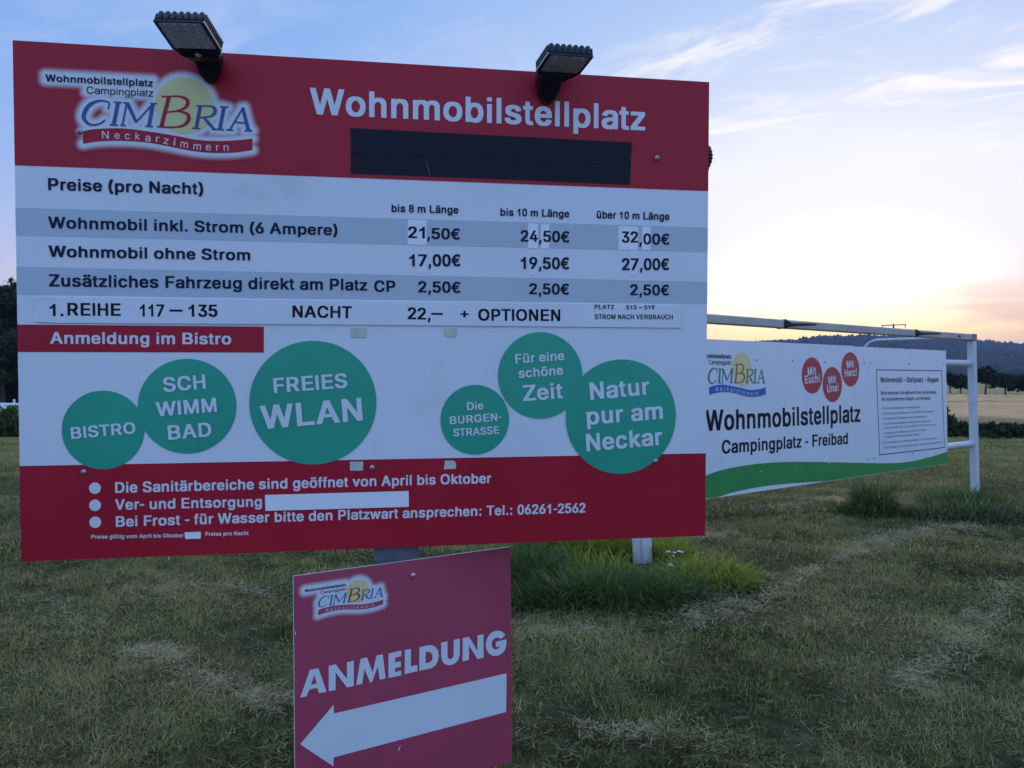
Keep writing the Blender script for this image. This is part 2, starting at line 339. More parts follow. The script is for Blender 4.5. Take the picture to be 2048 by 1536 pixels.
# ================================================================ lettering outlines and sign layouts (metres on each board)
BOLD = {
'!':(333,[[134,-6,119,-2,108,6,100,18,92,36,90,99,98,126,109,142,128,151,206,152,218,147,234,129,243,104,243,41,235,19,221,2,209,-4,196,-7],[108,215,105,219,103,309,102,716,108,718,231,718,233,714,233,656,228,218,222,215]]),
'(':(333,[[164,-128,136,-82,97,-6,66,79,49,146,40,194,35,252,35,342,44,426,66,529,91,609,122,686,161,755,168,758,309,758,313,754,313,721,257,599,231,522,216,469,195,364,190,282,197,221,216,139,252,38,313,-89,313,-124,308,-128]]),
')':(333,[[22,-128,20,-124,21,-89,78,29,98,79,119,146,138,234,143,304,131,404,109,499,69,616,21,719,20,754,26,758,168,758,173,754,195,718,217,672,238,622,263,548,281,471,293,399,298,334,298,256,291,184,278,116,249,28,215,-51,171,-126,164,-128]]),
'+':(584,[[224,45,222,51,221,228,42,231,40,337,46,340,220,341,222,522,359,523,362,518,362,342,542,339,543,232,538,230,363,229,361,47]]),
',':(278,[[66,-160,63,-156,63,-126,90,129,92,131,96,132,211,131,213,128,213,89,168,-158,166,-160,162,-160]]),
'-':(333,[[29,252,27,254,27,259,27,358,27,361,29,363,301,363,304,363,306,361,307,258,306,254,304,252]]),
'.':(278,[[106,-6,91,-1,81,7,71,21,66,38,63,92,67,116,73,129,87,146,106,153,171,153,189,147,206,128,213,106,213,41,204,16,192,2,179,-5]]),
'0':(556,[[222,-8,196,-3,172,6,156,14,131,32,108,54,91,79,64,132,47,189,39,234,33,284,32,402,40,492,56,559,78,616,108,662,135,689,172,712,214,725,232,727,342,725,386,711,425,686,459,648,475,622,493,582,504,546,515,499,523,424,523,292,516,228,504,171,485,116,458,68,428,33,391,9,344,-6],[273,109,281,109,294,114,317,129,334,149,356,188,375,246,381,282,387,339,387,379,381,434,374,474,361,519,344,554,325,581,298,603,279,610,261,604,240,589,218,563,205,542,192,511,182,476,175,439,170,387,170,327,174,291,182,242,194,202,209,169,227,142,250,121]]),
'1':(556,[[378,0,378,716,260,716,228,640,158,575,69,535,69,412,158,440,238,496,238,0]]),
'2':(556,[[29,0,27,6,28,101,297,399,321,431,339,459,349,482,357,511,356,522,349,546,328,579,314,591,294,603,262,612,228,598,198,571,179,536,169,485,31,485,28,489,28,538,32,566,42,602,53,626,85,669,108,688,149,711,189,723,214,727,321,726,366,718,402,702,430,684,452,664,473,636,488,606,500,554,500,481,493,442,483,414,469,387,420,318,355,242,238,116,242,113,509,113,512,108,511,2,506,0]]),
'3':(556,[[211,-8,174,-1,134,14,102,32,70,62,51,89,36,126,27,173,27,209,32,213,168,213,171,208,178,179,198,145,228,121,268,107,284,109,314,121,338,137,353,154,369,189,373,204,373,219,364,251,356,268,334,295,311,311,272,326,234,332,169,332,165,336,166,438,296,602,291,605,61,605,58,611,59,716,64,718,489,718,492,712,491,617,339,428,398,413,428,398,468,365,491,332,508,291,515,258,517,232,515,168,503,118,483,79,458,49,431,27,401,11,374,1,331,-8]]),
'4':(556,[[312,0,310,6,308,141,29,142,27,148,27,248,268,716,274,718,402,718,407,714,405,679,189,258,196,255,309,257,312,461,441,461,443,456,444,258,448,255,526,253,527,146,522,142,444,140,442,1]]),
'5':(556,[[206,-8,171,-1,125,18,94,38,68,64,50,91,32,136,27,173,28,210,169,211,178,179,187,161,199,145,228,122,248,112,266,107,284,112,304,122,325,138,341,156,356,181,364,202,370,228,368,254,354,294,333,326,306,349,269,366,252,366,224,358,206,349,178,330,106,330,38,340,37,381,74,716,79,718,482,718,485,712,483,606,209,605,205,591,193,481,196,478,231,483,322,483,351,479,384,469,414,454,441,435,460,416,479,389,496,358,506,329,515,286,517,256,515,189,509,158,499,126,483,92,455,56,426,31,386,8,354,-3,324,-8]]),
'6':(556,[[216,-8,162,6,118,31,83,62,59,99,41,144,32,191,32,276,42,327,67,391,109,464,277,716,284,718,429,718,432,714,431,679,283,459,288,457,344,456,368,453,401,443,444,418,471,393,482,378,506,332,518,282,520,194,511,142,496,103,470,64,436,32,404,12,369,-1,334,-8],[273,106,284,107,304,116,328,132,342,146,364,184,375,226,368,266,354,294,345,308,332,322,311,338,276,352,242,339,217,321,205,308,184,269,175,231,184,191,196,166,207,149,236,122,254,112]]),
'7':(556,[[74,0,72,6,74,41,356,602,351,605,28,605,25,611,26,717,527,718,528,601,227,2,221,0]]),
'8':(556,[[216,-8,186,-3,152,7,109,31,88,48,64,75,41,122,32,171,32,228,37,266,48,298,69,334,92,359,113,376,90,401,79,418,61,461,55,492,57,578,69,619,88,651,109,677,149,705,181,718,224,726,344,725,392,711,436,685,452,670,468,651,485,622,493,601,500,564,500,491,496,469,488,441,476,418,442,376,480,342,499,314,511,289,523,239,521,148,511,111,489,72,459,40,428,19,394,4,339,-8],[273,106,281,105,311,114,341,132,366,161,380,199,380,211,373,236,364,252,348,274,321,295,299,306,279,312,249,303,232,294,211,277,187,246,175,209,175,198,182,174,198,148,214,132,231,121,249,112],[273,429,281,429,299,436,328,456,351,491,359,521,351,552,335,579,311,599,281,612,254,605,226,585,207,559,197,528,197,514,202,494,222,461,244,442]]),
'9':(556,[[121,0,118,4,119,38,268,258,264,260,204,262,176,267,146,277,104,302,82,322,69,339,44,386,37,409,30,452,30,526,35,561,44,591,61,626,93,668,124,693,168,714,199,723,228,727,328,727,352,723,384,714,419,698,458,668,486,632,506,592,516,558,521,524,522,447,516,412,504,371,490,336,456,274,274,1],[270,368,281,367,309,379,331,393,342,405,364,439,377,484,375,504,368,529,348,566,333,582,316,596,298,606,278,613,259,608,242,599,224,587,208,571,187,536,179,511,175,489,186,446,207,409,238,382]]),
':':(333,[[134,-6,121,-3,108,8,94,36,92,98,101,129,115,146,132,153,199,153,218,147,231,132,241,104,241,42,232,16,222,3,208,-5],[126,364,115,369,106,379,94,406,92,467,97,489,104,503,118,516,132,521,201,522,214,518,231,501,241,472,241,411,233,386,223,372,206,364]]),
'A':(722,[[22,0,20,4,20,34,24,48,276,716,282,718,442,718,701,39,701,2,546,1,476,186,472,190,254,190,248,189,246,186,178,1],[290,304,426,303,429,304,431,306,384,436,363,499,359,504,356,498,324,404,294,321,290,308]]),
'B':(722,[[79,0,77,8,78,717,421,718,448,716,489,710,524,699,549,688,573,672,603,644,619,621,633,588,640,549,640,491,631,446,612,412,591,392,569,376,603,356,629,332,648,306,661,276,668,241,668,161,658,119,642,89,613,56,584,36,542,17,492,5,439,0],[237,114,376,113,416,119,454,131,478,146,492,159,504,178,512,202,503,231,488,254,469,273,445,289,416,301,379,308,238,308,235,301],[237,419,366,420,402,429,431,442,455,461,476,492,483,518,471,549,461,563,441,581,419,593,398,599,359,605,237,604]]),
'C':(722,[[316,-8,282,-3,241,9,202,26,172,46,152,62,120,96,83,154,61,212,52,249,45,301,45,416,55,484,77,551,107,604,147,651,199,689,246,711,304,725,436,727,479,720,519,708,561,688,599,660,630,628,658,585,674,542,683,508,682,468,536,467,520,509,504,536,477,566,456,581,426,596,381,608,351,603,326,594,289,573,262,549,229,504,209,459,195,401,192,354,199,298,212,249,237,201,272,158,304,136,328,124,374,110,392,112,426,122,448,132,474,150,498,174,511,192,526,222,534,249,538,251,681,251,683,246,681,201,664,148,638,100,598,57,552,26,501,4,454,-6]]),
'D':(722,[[79,0,77,8,78,717,376,718,406,716,449,710,482,701,532,680,565,659,607,621,641,571,658,536,671,496,683,428,685,318,676,248,666,208,654,176,626,124,607,99,584,77,552,52,498,24,452,10,379,0],[228,114,331,115,369,122,408,135,441,154,479,188,498,214,516,252,531,309,537,359,531,411,516,467,499,503,477,534,442,564,399,588,364,598,316,605,232,605,227,602]]),
'E':(667,[[79,0,77,8,78,717,615,718,617,611,614,605,239,603,240,421,588,420,590,414,590,314,589,308,584,307,240,306,238,119,239,115,244,113,619,113,622,108,621,2]]),
'F':(611,[[79,0,77,8,78,717,585,718,587,611,584,605,234,603,235,411,551,410,553,404,553,299,548,297,235,296,233,2,228,0]]),
'G':(778,[[328,-8,292,-3,258,6,219,21,194,34,158,60,126,92,91,142,76,173,61,214,47,282,43,379,47,434,54,476,76,546,107,602,127,628,158,658,206,691,262,714,311,725,444,727,491,720,532,708,576,688,614,662,645,632,671,598,694,551,708,503,708,468,556,467,552,469,533,512,515,539,496,560,458,587,418,603,391,608,359,603,328,591,290,569,257,538,230,498,209,447,199,401,195,351,204,289,221,239,236,211,260,178,278,160,304,141,332,126,376,112,398,110,424,116,456,127,474,137,499,155,515,171,531,192,544,216,553,239,558,264,552,267,382,268,382,378,709,378,713,372,713,254,705,194,698,169,684,138,658,95,624,60,581,30,536,9,482,-5,454,-8]]),
'H':(722,[[74,0,72,8,72,717,212,718,218,716,220,424,496,423,502,424,503,429,504,716,509,718,650,718,651,2,509,0,504,2,502,309,226,310,220,309,218,304,218,2,212,0]]),
'I':(278,[[64,0,214,0,214,718,64,718]]),
'L':(611,[[79,0,77,8,77,716,82,718,232,718,235,712,235,116,241,113,581,113,583,108,583,2,576,0]]),
'M':(833,[[71,0,68,8,69,717,241,718,247,716,418,246,421,251,588,717,763,718,764,2,629,0,624,2,622,375,617,368,482,1,356,0,350,2,216,364,211,371,210,2,204,0]]),
'N':(722,[[71,0,68,8,69,717,231,717,504,273,507,281,507,716,512,718,652,718,652,2,498,0,490,2,219,444,217,438,216,2,211,0]]),
'O':(778,[[326,-8,284,-1,252,7,224,19,182,42,134,83,111,112,92,141,64,204,54,242,47,284,43,379,47,434,54,474,76,544,109,602,128,628,155,654,199,686,254,711,314,725,446,727,486,721,514,714,554,699,603,671,643,636,671,601,690,571,703,544,718,503,731,431,733,306,725,244,704,178,673,119,648,88,627,66,581,32,531,9,468,-6],[382,111,394,110,419,116,461,132,496,155,523,182,547,218,568,264,580,316,583,351,580,401,571,442,558,479,529,528,498,561,472,579,434,598,391,608,356,601,309,581,278,558,252,531,226,491,212,457,202,419,195,364,199,318,207,276,222,236,246,195,280,158,306,139,344,121]]),
'P':(667,[[76,0,73,8,74,717,396,718,422,716,458,711,498,699,544,674,578,644,601,611,616,576,625,538,627,447,623,421,609,374,588,336,567,311,531,284,492,266,458,256,398,248,228,248,226,2],[228,362,339,362,364,365,398,375,414,384,436,401,458,431,472,476,471,494,463,526,453,546,441,562,423,578,406,588,364,601,339,605,228,604]]),
'R':(722,[[82,0,80,8,81,717,412,718,441,716,476,711,519,699,549,686,571,672,588,659,610,636,626,611,636,589,646,552,650,528,650,451,645,419,636,391,614,351,578,313,532,288,531,284,675,41,677,34,676,2,506,1,352,263,346,265,244,265,238,264,237,259,236,2],[238,379,372,380,421,392,453,411,468,426,478,441,488,464,493,489,483,531,469,555,439,581,419,591,391,600,356,605,238,604]]),
'S':(667,[[272,-11,216,-3,166,12,128,32,93,59,67,92,52,122,40,169,39,218,194,220,202,191,211,172,234,143,258,127,279,117,331,105,362,109,396,119,419,131,438,143,453,159,467,181,474,204,471,218,454,243,416,269,358,291,198,336,148,359,108,387,79,421,62,462,58,491,58,548,62,572,77,614,101,648,134,678,182,704,224,718,279,727,399,727,448,719,482,709,519,693,558,667,583,639,600,614,613,581,618,549,617,508,466,507,454,542,442,562,428,577,392,598,342,612,329,611,289,601,252,581,238,568,226,552,217,536,214,519,221,501,236,482,254,467,282,452,328,436,436,408,492,389,541,366,577,341,592,326,609,301,624,264,628,239,628,168,624,144,609,103,580,62,554,41,508,14,476,2,414,-10]]),
'T':(611,[[234,0,232,6,231,602,226,605,16,605,13,611,14,716,21,718,596,718,598,711,598,611,596,605,388,605,382,602,381,2,376,0]]),
'U':(722,[[326,-11,284,-8,242,1,210,12,182,27,152,48,128,73,106,104,87,142,77,179,72,219,72,716,79,718,212,718,218,716,218,268,224,229,231,208,242,184,271,148,311,122,332,114,364,108,410,121,426,129,452,148,470,168,483,188,493,209,499,232,503,258,504,716,509,718,649,718,652,712,652,231,646,181,631,130,611,94,591,68,556,38,514,13,481,1,439,-8,394,-12]]),
'V':(667,[[258,1,22,672,20,716,28,718,162,718,169,716,332,228,336,223,497,716,504,718,646,718,648,714,648,681,414,2,408,0]]),
'W':(944,[[192,0,187,11,7,676,8,718,151,718,158,716,272,271,276,276,283,301,391,716,398,718,552,718,671,270,786,716,792,718,938,717,938,684,934,668,752,1,596,0,590,2,472,433,466,416,354,2]]),
'Z':(611,[[29,0,27,6,28,99,384,602,378,605,28,605,25,611,26,717,580,718,582,622,579,614,225,116,231,113,584,113,587,108,586,2]]),
'a':(556,[[199,-11,152,-4,112,10,76,33,56,56,39,86,30,119,28,181,32,211,37,229,49,251,66,270,102,294,129,304,169,315,231,325,326,335,351,341,366,348,374,358,369,379,357,401,339,416,314,428,291,432,259,423,229,406,210,389,189,360,126,360,46,382,46,424,64,456,89,485,129,512,172,529,242,542,342,542,398,533,429,523,471,499,492,479,511,449,523,412,527,386,526,2,521,0,382,0,379,2,376,11,338,-4,309,-10],[257,99,279,102,312,115,334,130,351,147,364,166,373,188,377,206,375,229,289,220,249,211,214,197,195,182,182,158,191,135,218,112]]),
'b':(611,[[272,-9,231,1,206,14,203,2,199,0,68,0,62,2,62,698,64,705,206,703,208,521,241,534,281,542,378,542,404,538,436,529,468,514,488,501,514,477,541,439,563,391,571,358,578,301,576,209,569,166,558,128,529,74,515,56,486,29,452,9,422,-3,384,-10],[313,103,329,104,352,114,371,127,389,145,406,171,414,189,426,229,430,256,430,281,423,319,411,352,401,371,386,392,366,409,343,422,319,430,298,424,274,413,257,399,242,382,225,354,214,322,205,268,209,236,216,206,224,182,237,158,249,142,272,121,297,108]]),
'c':(556,[[231,-9,209,-6,176,4,154,14,125,32,89,69,58,121,40,178,33,242,35,319,40,352,49,386,71,436,93,467,129,501,169,524,206,536,242,542,339,542,394,531,432,515,456,499,489,466,510,434,521,404,521,365,451,345,384,345,361,388,331,414,311,424,292,430,259,419,225,392,209,371,192,336,184,304,178,269,180,244,187,211,197,182,220,144,242,122,279,103,292,101,312,107,332,117,348,128,368,152,384,188,388,190,451,190,521,171,523,166,521,124,503,84,485,59,455,31,416,8,391,-1,348,-10]]),
'd':(611,[[224,-9,171,4,144,17,121,33,102,50,81,77,56,124,46,154,37,198,33,288,35,321,42,362,51,394,62,422,86,461,118,495,153,519,192,534,236,542,332,542,366,536,404,521,406,703,549,705,552,698,551,2,546,0,412,0,409,2,406,13,372,-3,339,-10],[290,103,306,104,338,119,356,134,372,154,385,176,396,204,407,264,403,301,398,324,388,352,376,374,364,390,342,409,319,423,296,430,274,424,251,413,232,397,219,383,196,339,187,309,182,276,182,256,189,216,199,186,214,158,228,140,254,118]]),
'e':(556,[[228,-9,198,-5,168,4,136,19,116,32,82,64,51,111,34,158,23,221,23,308,36,378,46,406,60,434,85,471,115,499,152,522,188,534,231,542,328,542,376,533,411,519,452,492,484,456,505,419,516,387,526,332,528,223,176,222,172,218,181,189,194,162,218,133,249,112,286,100,314,107,341,122,362,142,378,173,382,175,444,175,518,156,520,152,519,118,504,82,486,57,459,32,419,9,392,-1,348,-10],[177,327,371,327,376,329,369,351,360,371,342,396,309,420,278,430,249,421,212,394,189,363,177,337]]),
'f':(333,[[89,0,87,6,87,426,82,430,11,432,10,532,14,535,86,537,87,617,92,649,106,681,132,711,164,728,192,733,268,733,301,728,316,722,318,716,318,684,303,619,299,617,244,617,238,614,230,609,222,598,214,564,213,539,216,535,302,533,303,438,302,432,299,430,219,430,214,428,213,2,208,0]]),
'g':(611,[[256,-198,219,-195,186,-188,154,-176,115,-154,85,-126,66,-98,62,-88,63,-54,129,-17,191,-17,225,-56,252,-74,291,-88,309,-88,334,-81,354,-72,372,-60,385,-47,398,-26,404,-8,408,24,404,26,371,12,339,7,219,9,182,17,152,30,124,49,101,70,76,104,61,134,47,178,42,209,40,234,42,329,49,369,61,406,74,434,89,457,120,492,152,515,198,534,239,542,336,542,369,536,408,520,410,532,414,535,551,535,553,529,553,-22,548,-61,539,-89,522,-120,496,-148,468,-168,438,-181,408,-190,368,-196],[297,118,322,124,342,134,355,142,378,167,391,191,399,212,406,242,409,271,401,324,391,352,379,374,368,390,344,411,319,424,299,430,261,416,240,401,222,381,201,341,192,311,187,277,187,261,194,222,205,191,221,166,237,148,258,132,279,122]]),
'h':(611,[[68,0,65,8,65,702,71,705,209,705,212,699,213,521,249,534,289,542,384,542,412,538,458,522,486,504,506,485,528,449,541,406,547,356,546,2,541,0,399,2,398,326,395,348,384,378,366,402,339,420,311,428,282,420,254,402,242,389,227,368,216,334,212,304,211,2]]),
'i':(278,[[69,0,209,0,209,532,69,532],[69,605,209,605,209,718,69,718]]),
'k':(556,[[71,0,68,8,69,702,74,705,212,705,215,699,216,373,221,375,381,534,539,535,545,532,543,496,350,301,560,39,561,2,556,0,394,1,232,198,219,188,215,181,214,2]]),
'l':(278,[[69,0,209,0,209,718,69,718]]),
'm':(889,[[66,0,63,8,65,534,206,535,210,532,212,523,249,538,276,543,378,543,404,538,431,526,468,498,496,518,516,528,552,540,574,543,679,543,716,536,751,521,778,501,798,478,812,450,819,429,827,374,825,1,684,0,679,2,676,356,669,381,658,400,631,420,602,430,586,426,569,418,549,402,536,386,529,372,520,344,518,2,512,0,373,1,370,359,361,384,347,404,318,424,299,430,269,419,244,400,226,376,215,346,212,319,211,2,206,0]]),
'n':(611,[[68,0,65,8,66,533,206,535,210,532,212,519,244,533,274,540,384,542,411,538,446,528,469,516,488,503,511,478,528,449,536,428,545,384,546,2,404,0,399,2,398,326,395,348,384,378,366,402,339,420,311,428,282,420,254,402,242,389,227,368,216,334,212,304,211,2]]),
'o':(611,[[244,-9,214,-4,181,6,156,17,132,32,95,66,64,112,51,142,42,171,35,214,35,316,46,372,69,428,100,471,131,498,171,521,209,534,256,542,356,542,414,531,461,511,498,485,529,450,554,406,570,359,578,299,576,209,566,158,555,126,527,78,491,40,456,17,411,-1,378,-8],[303,101,321,104,352,117,378,137,388,149,404,173,416,201,428,259,425,296,416,329,403,359,391,378,372,399,351,414,334,423,308,430,292,428,264,416,248,405,224,381,211,361,199,336,190,308,184,266,187,239,194,209,204,182,221,154,243,129,262,116]]),
'p':(611,[[64,-186,62,-179,62,533,201,535,205,532,208,519,236,533,266,540,378,542,426,533,468,514,499,492,517,474,536,447,558,404,571,358,578,301,578,232,575,194,564,148,554,119,541,92,518,59,486,29,448,6,409,-6,386,-10,274,-10,241,-3,211,12,208,11,206,-185],[313,103,329,104,352,114,369,125,391,147,404,168,416,192,425,222,430,254,430,284,421,326,412,350,399,374,388,390,366,409,339,424,319,430,298,424,278,414,263,404,241,380,225,352,217,331,207,276,207,256,212,222,219,198,234,164,253,138,269,123,291,110]]),
'r':(389,[[66,0,63,8,64,533,199,535,206,528,228,536,254,542,372,541,372,425,298,425,276,419,252,406,235,391,221,371,212,352,207,326,206,2]]),
's':(556,[[208,-9,174,-5,132,7,99,24,77,41,57,62,39,94,30,122,31,159,112,176,176,176,187,151,206,127,234,109,272,98,299,104,326,116,350,134,358,146,361,156,353,169,342,181,321,193,289,203,159,232,114,251,82,273,64,296,54,316,49,334,47,411,52,436,69,468,99,498,138,520,179,534,228,542,332,542,379,535,408,526,432,514,453,501,468,488,484,467,508,421,507,381,434,365,366,365,348,394,326,417,306,428,281,434,254,428,226,413,208,395,202,381,218,358,246,342,284,331,401,304,441,290,477,268,503,238,511,221,518,194,518,124,509,91,491,60,471,40,438,18,404,4,362,-6,334,-10]]),
't':(333,[[176,-4,142,4,116,20,96,44,84,69,77,108,76,428,72,430,14,430,10,434,11,533,72,535,76,538,77,651,81,655,208,654,211,537,294,535,298,531,298,432,214,430,210,428,210,152,217,124,223,114,231,109,296,105,308,44,308,4,299,-1,276,-5]]),
'u':(611,[[224,-6,199,-3,166,7,131,27,102,56,85,84,76,109,67,156,68,533,208,535,213,532,213,209,217,188,228,158,246,133,272,115,299,107,329,115,361,138,380,162,394,199,398,226,399,533,543,534,544,2,406,0,402,2,399,16,366,2,336,-5]]),
'v':(556,[[206,0,14,496,14,533,164,534,274,232,279,226,392,534,542,534,543,498,353,2,346,0]]),
'w':(778,[[166,0,157,19,11,496,12,534,159,534,238,261,241,268,314,529,318,535,459,535,465,532,541,263,546,274,619,533,626,535,768,533,768,494,615,1,471,2,393,271,389,276,309,2,302,0]]),
'z':(500,[[22,0,20,6,21,98,276,422,271,425,31,425,28,431,29,533,470,534,471,434,223,112,228,110,478,110,480,104,479,2]]),
'ä':(556,[[199,-11,152,-4,112,10,76,33,56,56,39,86,30,119,28,181,32,211,37,229,49,251,66,270,102,294,129,304,169,315,231,325,326,335,351,341,366,348,374,358,369,379,357,401,339,416,314,428,291,432,259,423,229,406,210,389,189,360,126,360,46,382,46,424,64,456,89,485,129,512,172,529,242,542,342,542,398,533,429,523,471,499,492,479,511,449,523,412,527,386,526,2,521,0,382,0,379,2,376,11,338,-4,309,-10],[257,99,279,102,312,115,334,130,351,147,364,166,373,188,377,206,375,229,289,220,249,211,214,197,195,182,182,158,191,135,218,112],[144,582,131,586,114,595,104,605,97,619,95,629,95,679,100,694,108,706,132,721,156,725,229,723,258,708,269,692,273,674,273,629,269,616,262,602,246,590,222,582],[348,582,331,587,314,598,302,617,298,634,298,672,302,689,308,701,319,712,332,720,358,725,421,725,444,719,458,712,468,701,477,679,476,626,467,604,449,589,428,582]]),
'ö':(611,[[244,-9,214,-4,181,6,156,17,132,32,95,66,64,112,51,142,42,171,35,214,35,316,46,372,69,428,100,471,131,498,171,521,209,534,256,542,356,542,414,531,461,511,498,485,529,450,554,406,570,359,578,299,576,209,566,158,555,126,527,78,491,40,456,17,411,-1,378,-8],[303,101,321,104,352,117,378,137,388,149,404,173,416,201,428,259,425,296,416,329,403,359,391,378,372,399,351,414,334,423,308,430,292,428,264,416,248,405,224,381,211,361,199,336,190,308,184,266,187,239,194,209,204,182,221,154,243,129,262,116],[166,582,149,587,139,593,128,605,121,619,118,629,119,679,130,704,149,719,176,725,251,723,274,712,288,696,293,679,293,626,288,611,279,599,262,587,244,582],[366,582,351,586,334,597,321,617,317,636,317,669,319,684,327,701,339,713,351,720,376,725,449,723,462,719,476,710,488,694,493,672,493,631,489,616,482,602,462,587,444,582]]),
'ü':(611,[[224,-6,199,-3,166,7,131,27,102,56,85,84,76,109,67,156,68,533,208,535,213,532,213,209,217,188,228,158,246,133,272,115,299,107,329,115,361,138,380,162,394,199,398,226,399,533,543,534,544,2,406,0,402,2,399,16,366,2,336,-5],[168,582,151,587,139,595,127,609,122,621,120,674,126,694,133,706,152,719,178,725,251,723,262,720,278,710,291,689,295,669,293,624,283,602,268,589,246,582],[364,582,351,586,338,593,326,605,319,619,317,629,317,678,321,691,328,704,351,720,374,725,436,725,459,719,469,713,484,696,490,679,490,626,478,601,464,590,442,582]]),
'–':(556,[[2,252,0,254,0,259,0,358,0,361,2,363,549,363,554,363,556,361,557,258,556,254,554,252]]),
'€':(556,[[296,-8,262,-1,222,16,179,47,158,69,132,108,111,152,101,181,86,239,9,242,9,277,28,341,32,343,78,344,80,348,80,366,79,372,76,373,10,374,9,412,29,475,82,477,87,479,101,536,112,569,128,602,162,652,197,686,244,713,288,725,306,727,418,725,472,708,506,688,524,673,540,656,539,619,514,556,509,549,448,549,429,567,402,586,372,601,352,607,332,600,304,584,272,552,244,504,236,478,468,477,472,472,471,441,447,378,442,374,218,372,215,356,217,346,221,343,416,343,422,339,421,306,395,241,241,240,237,239,236,236,252,195,275,161,306,132,326,120,348,112,359,112,394,126,446,164,508,164,538,96,538,59,518,37,494,21,444,-1,408,-8]]),
}
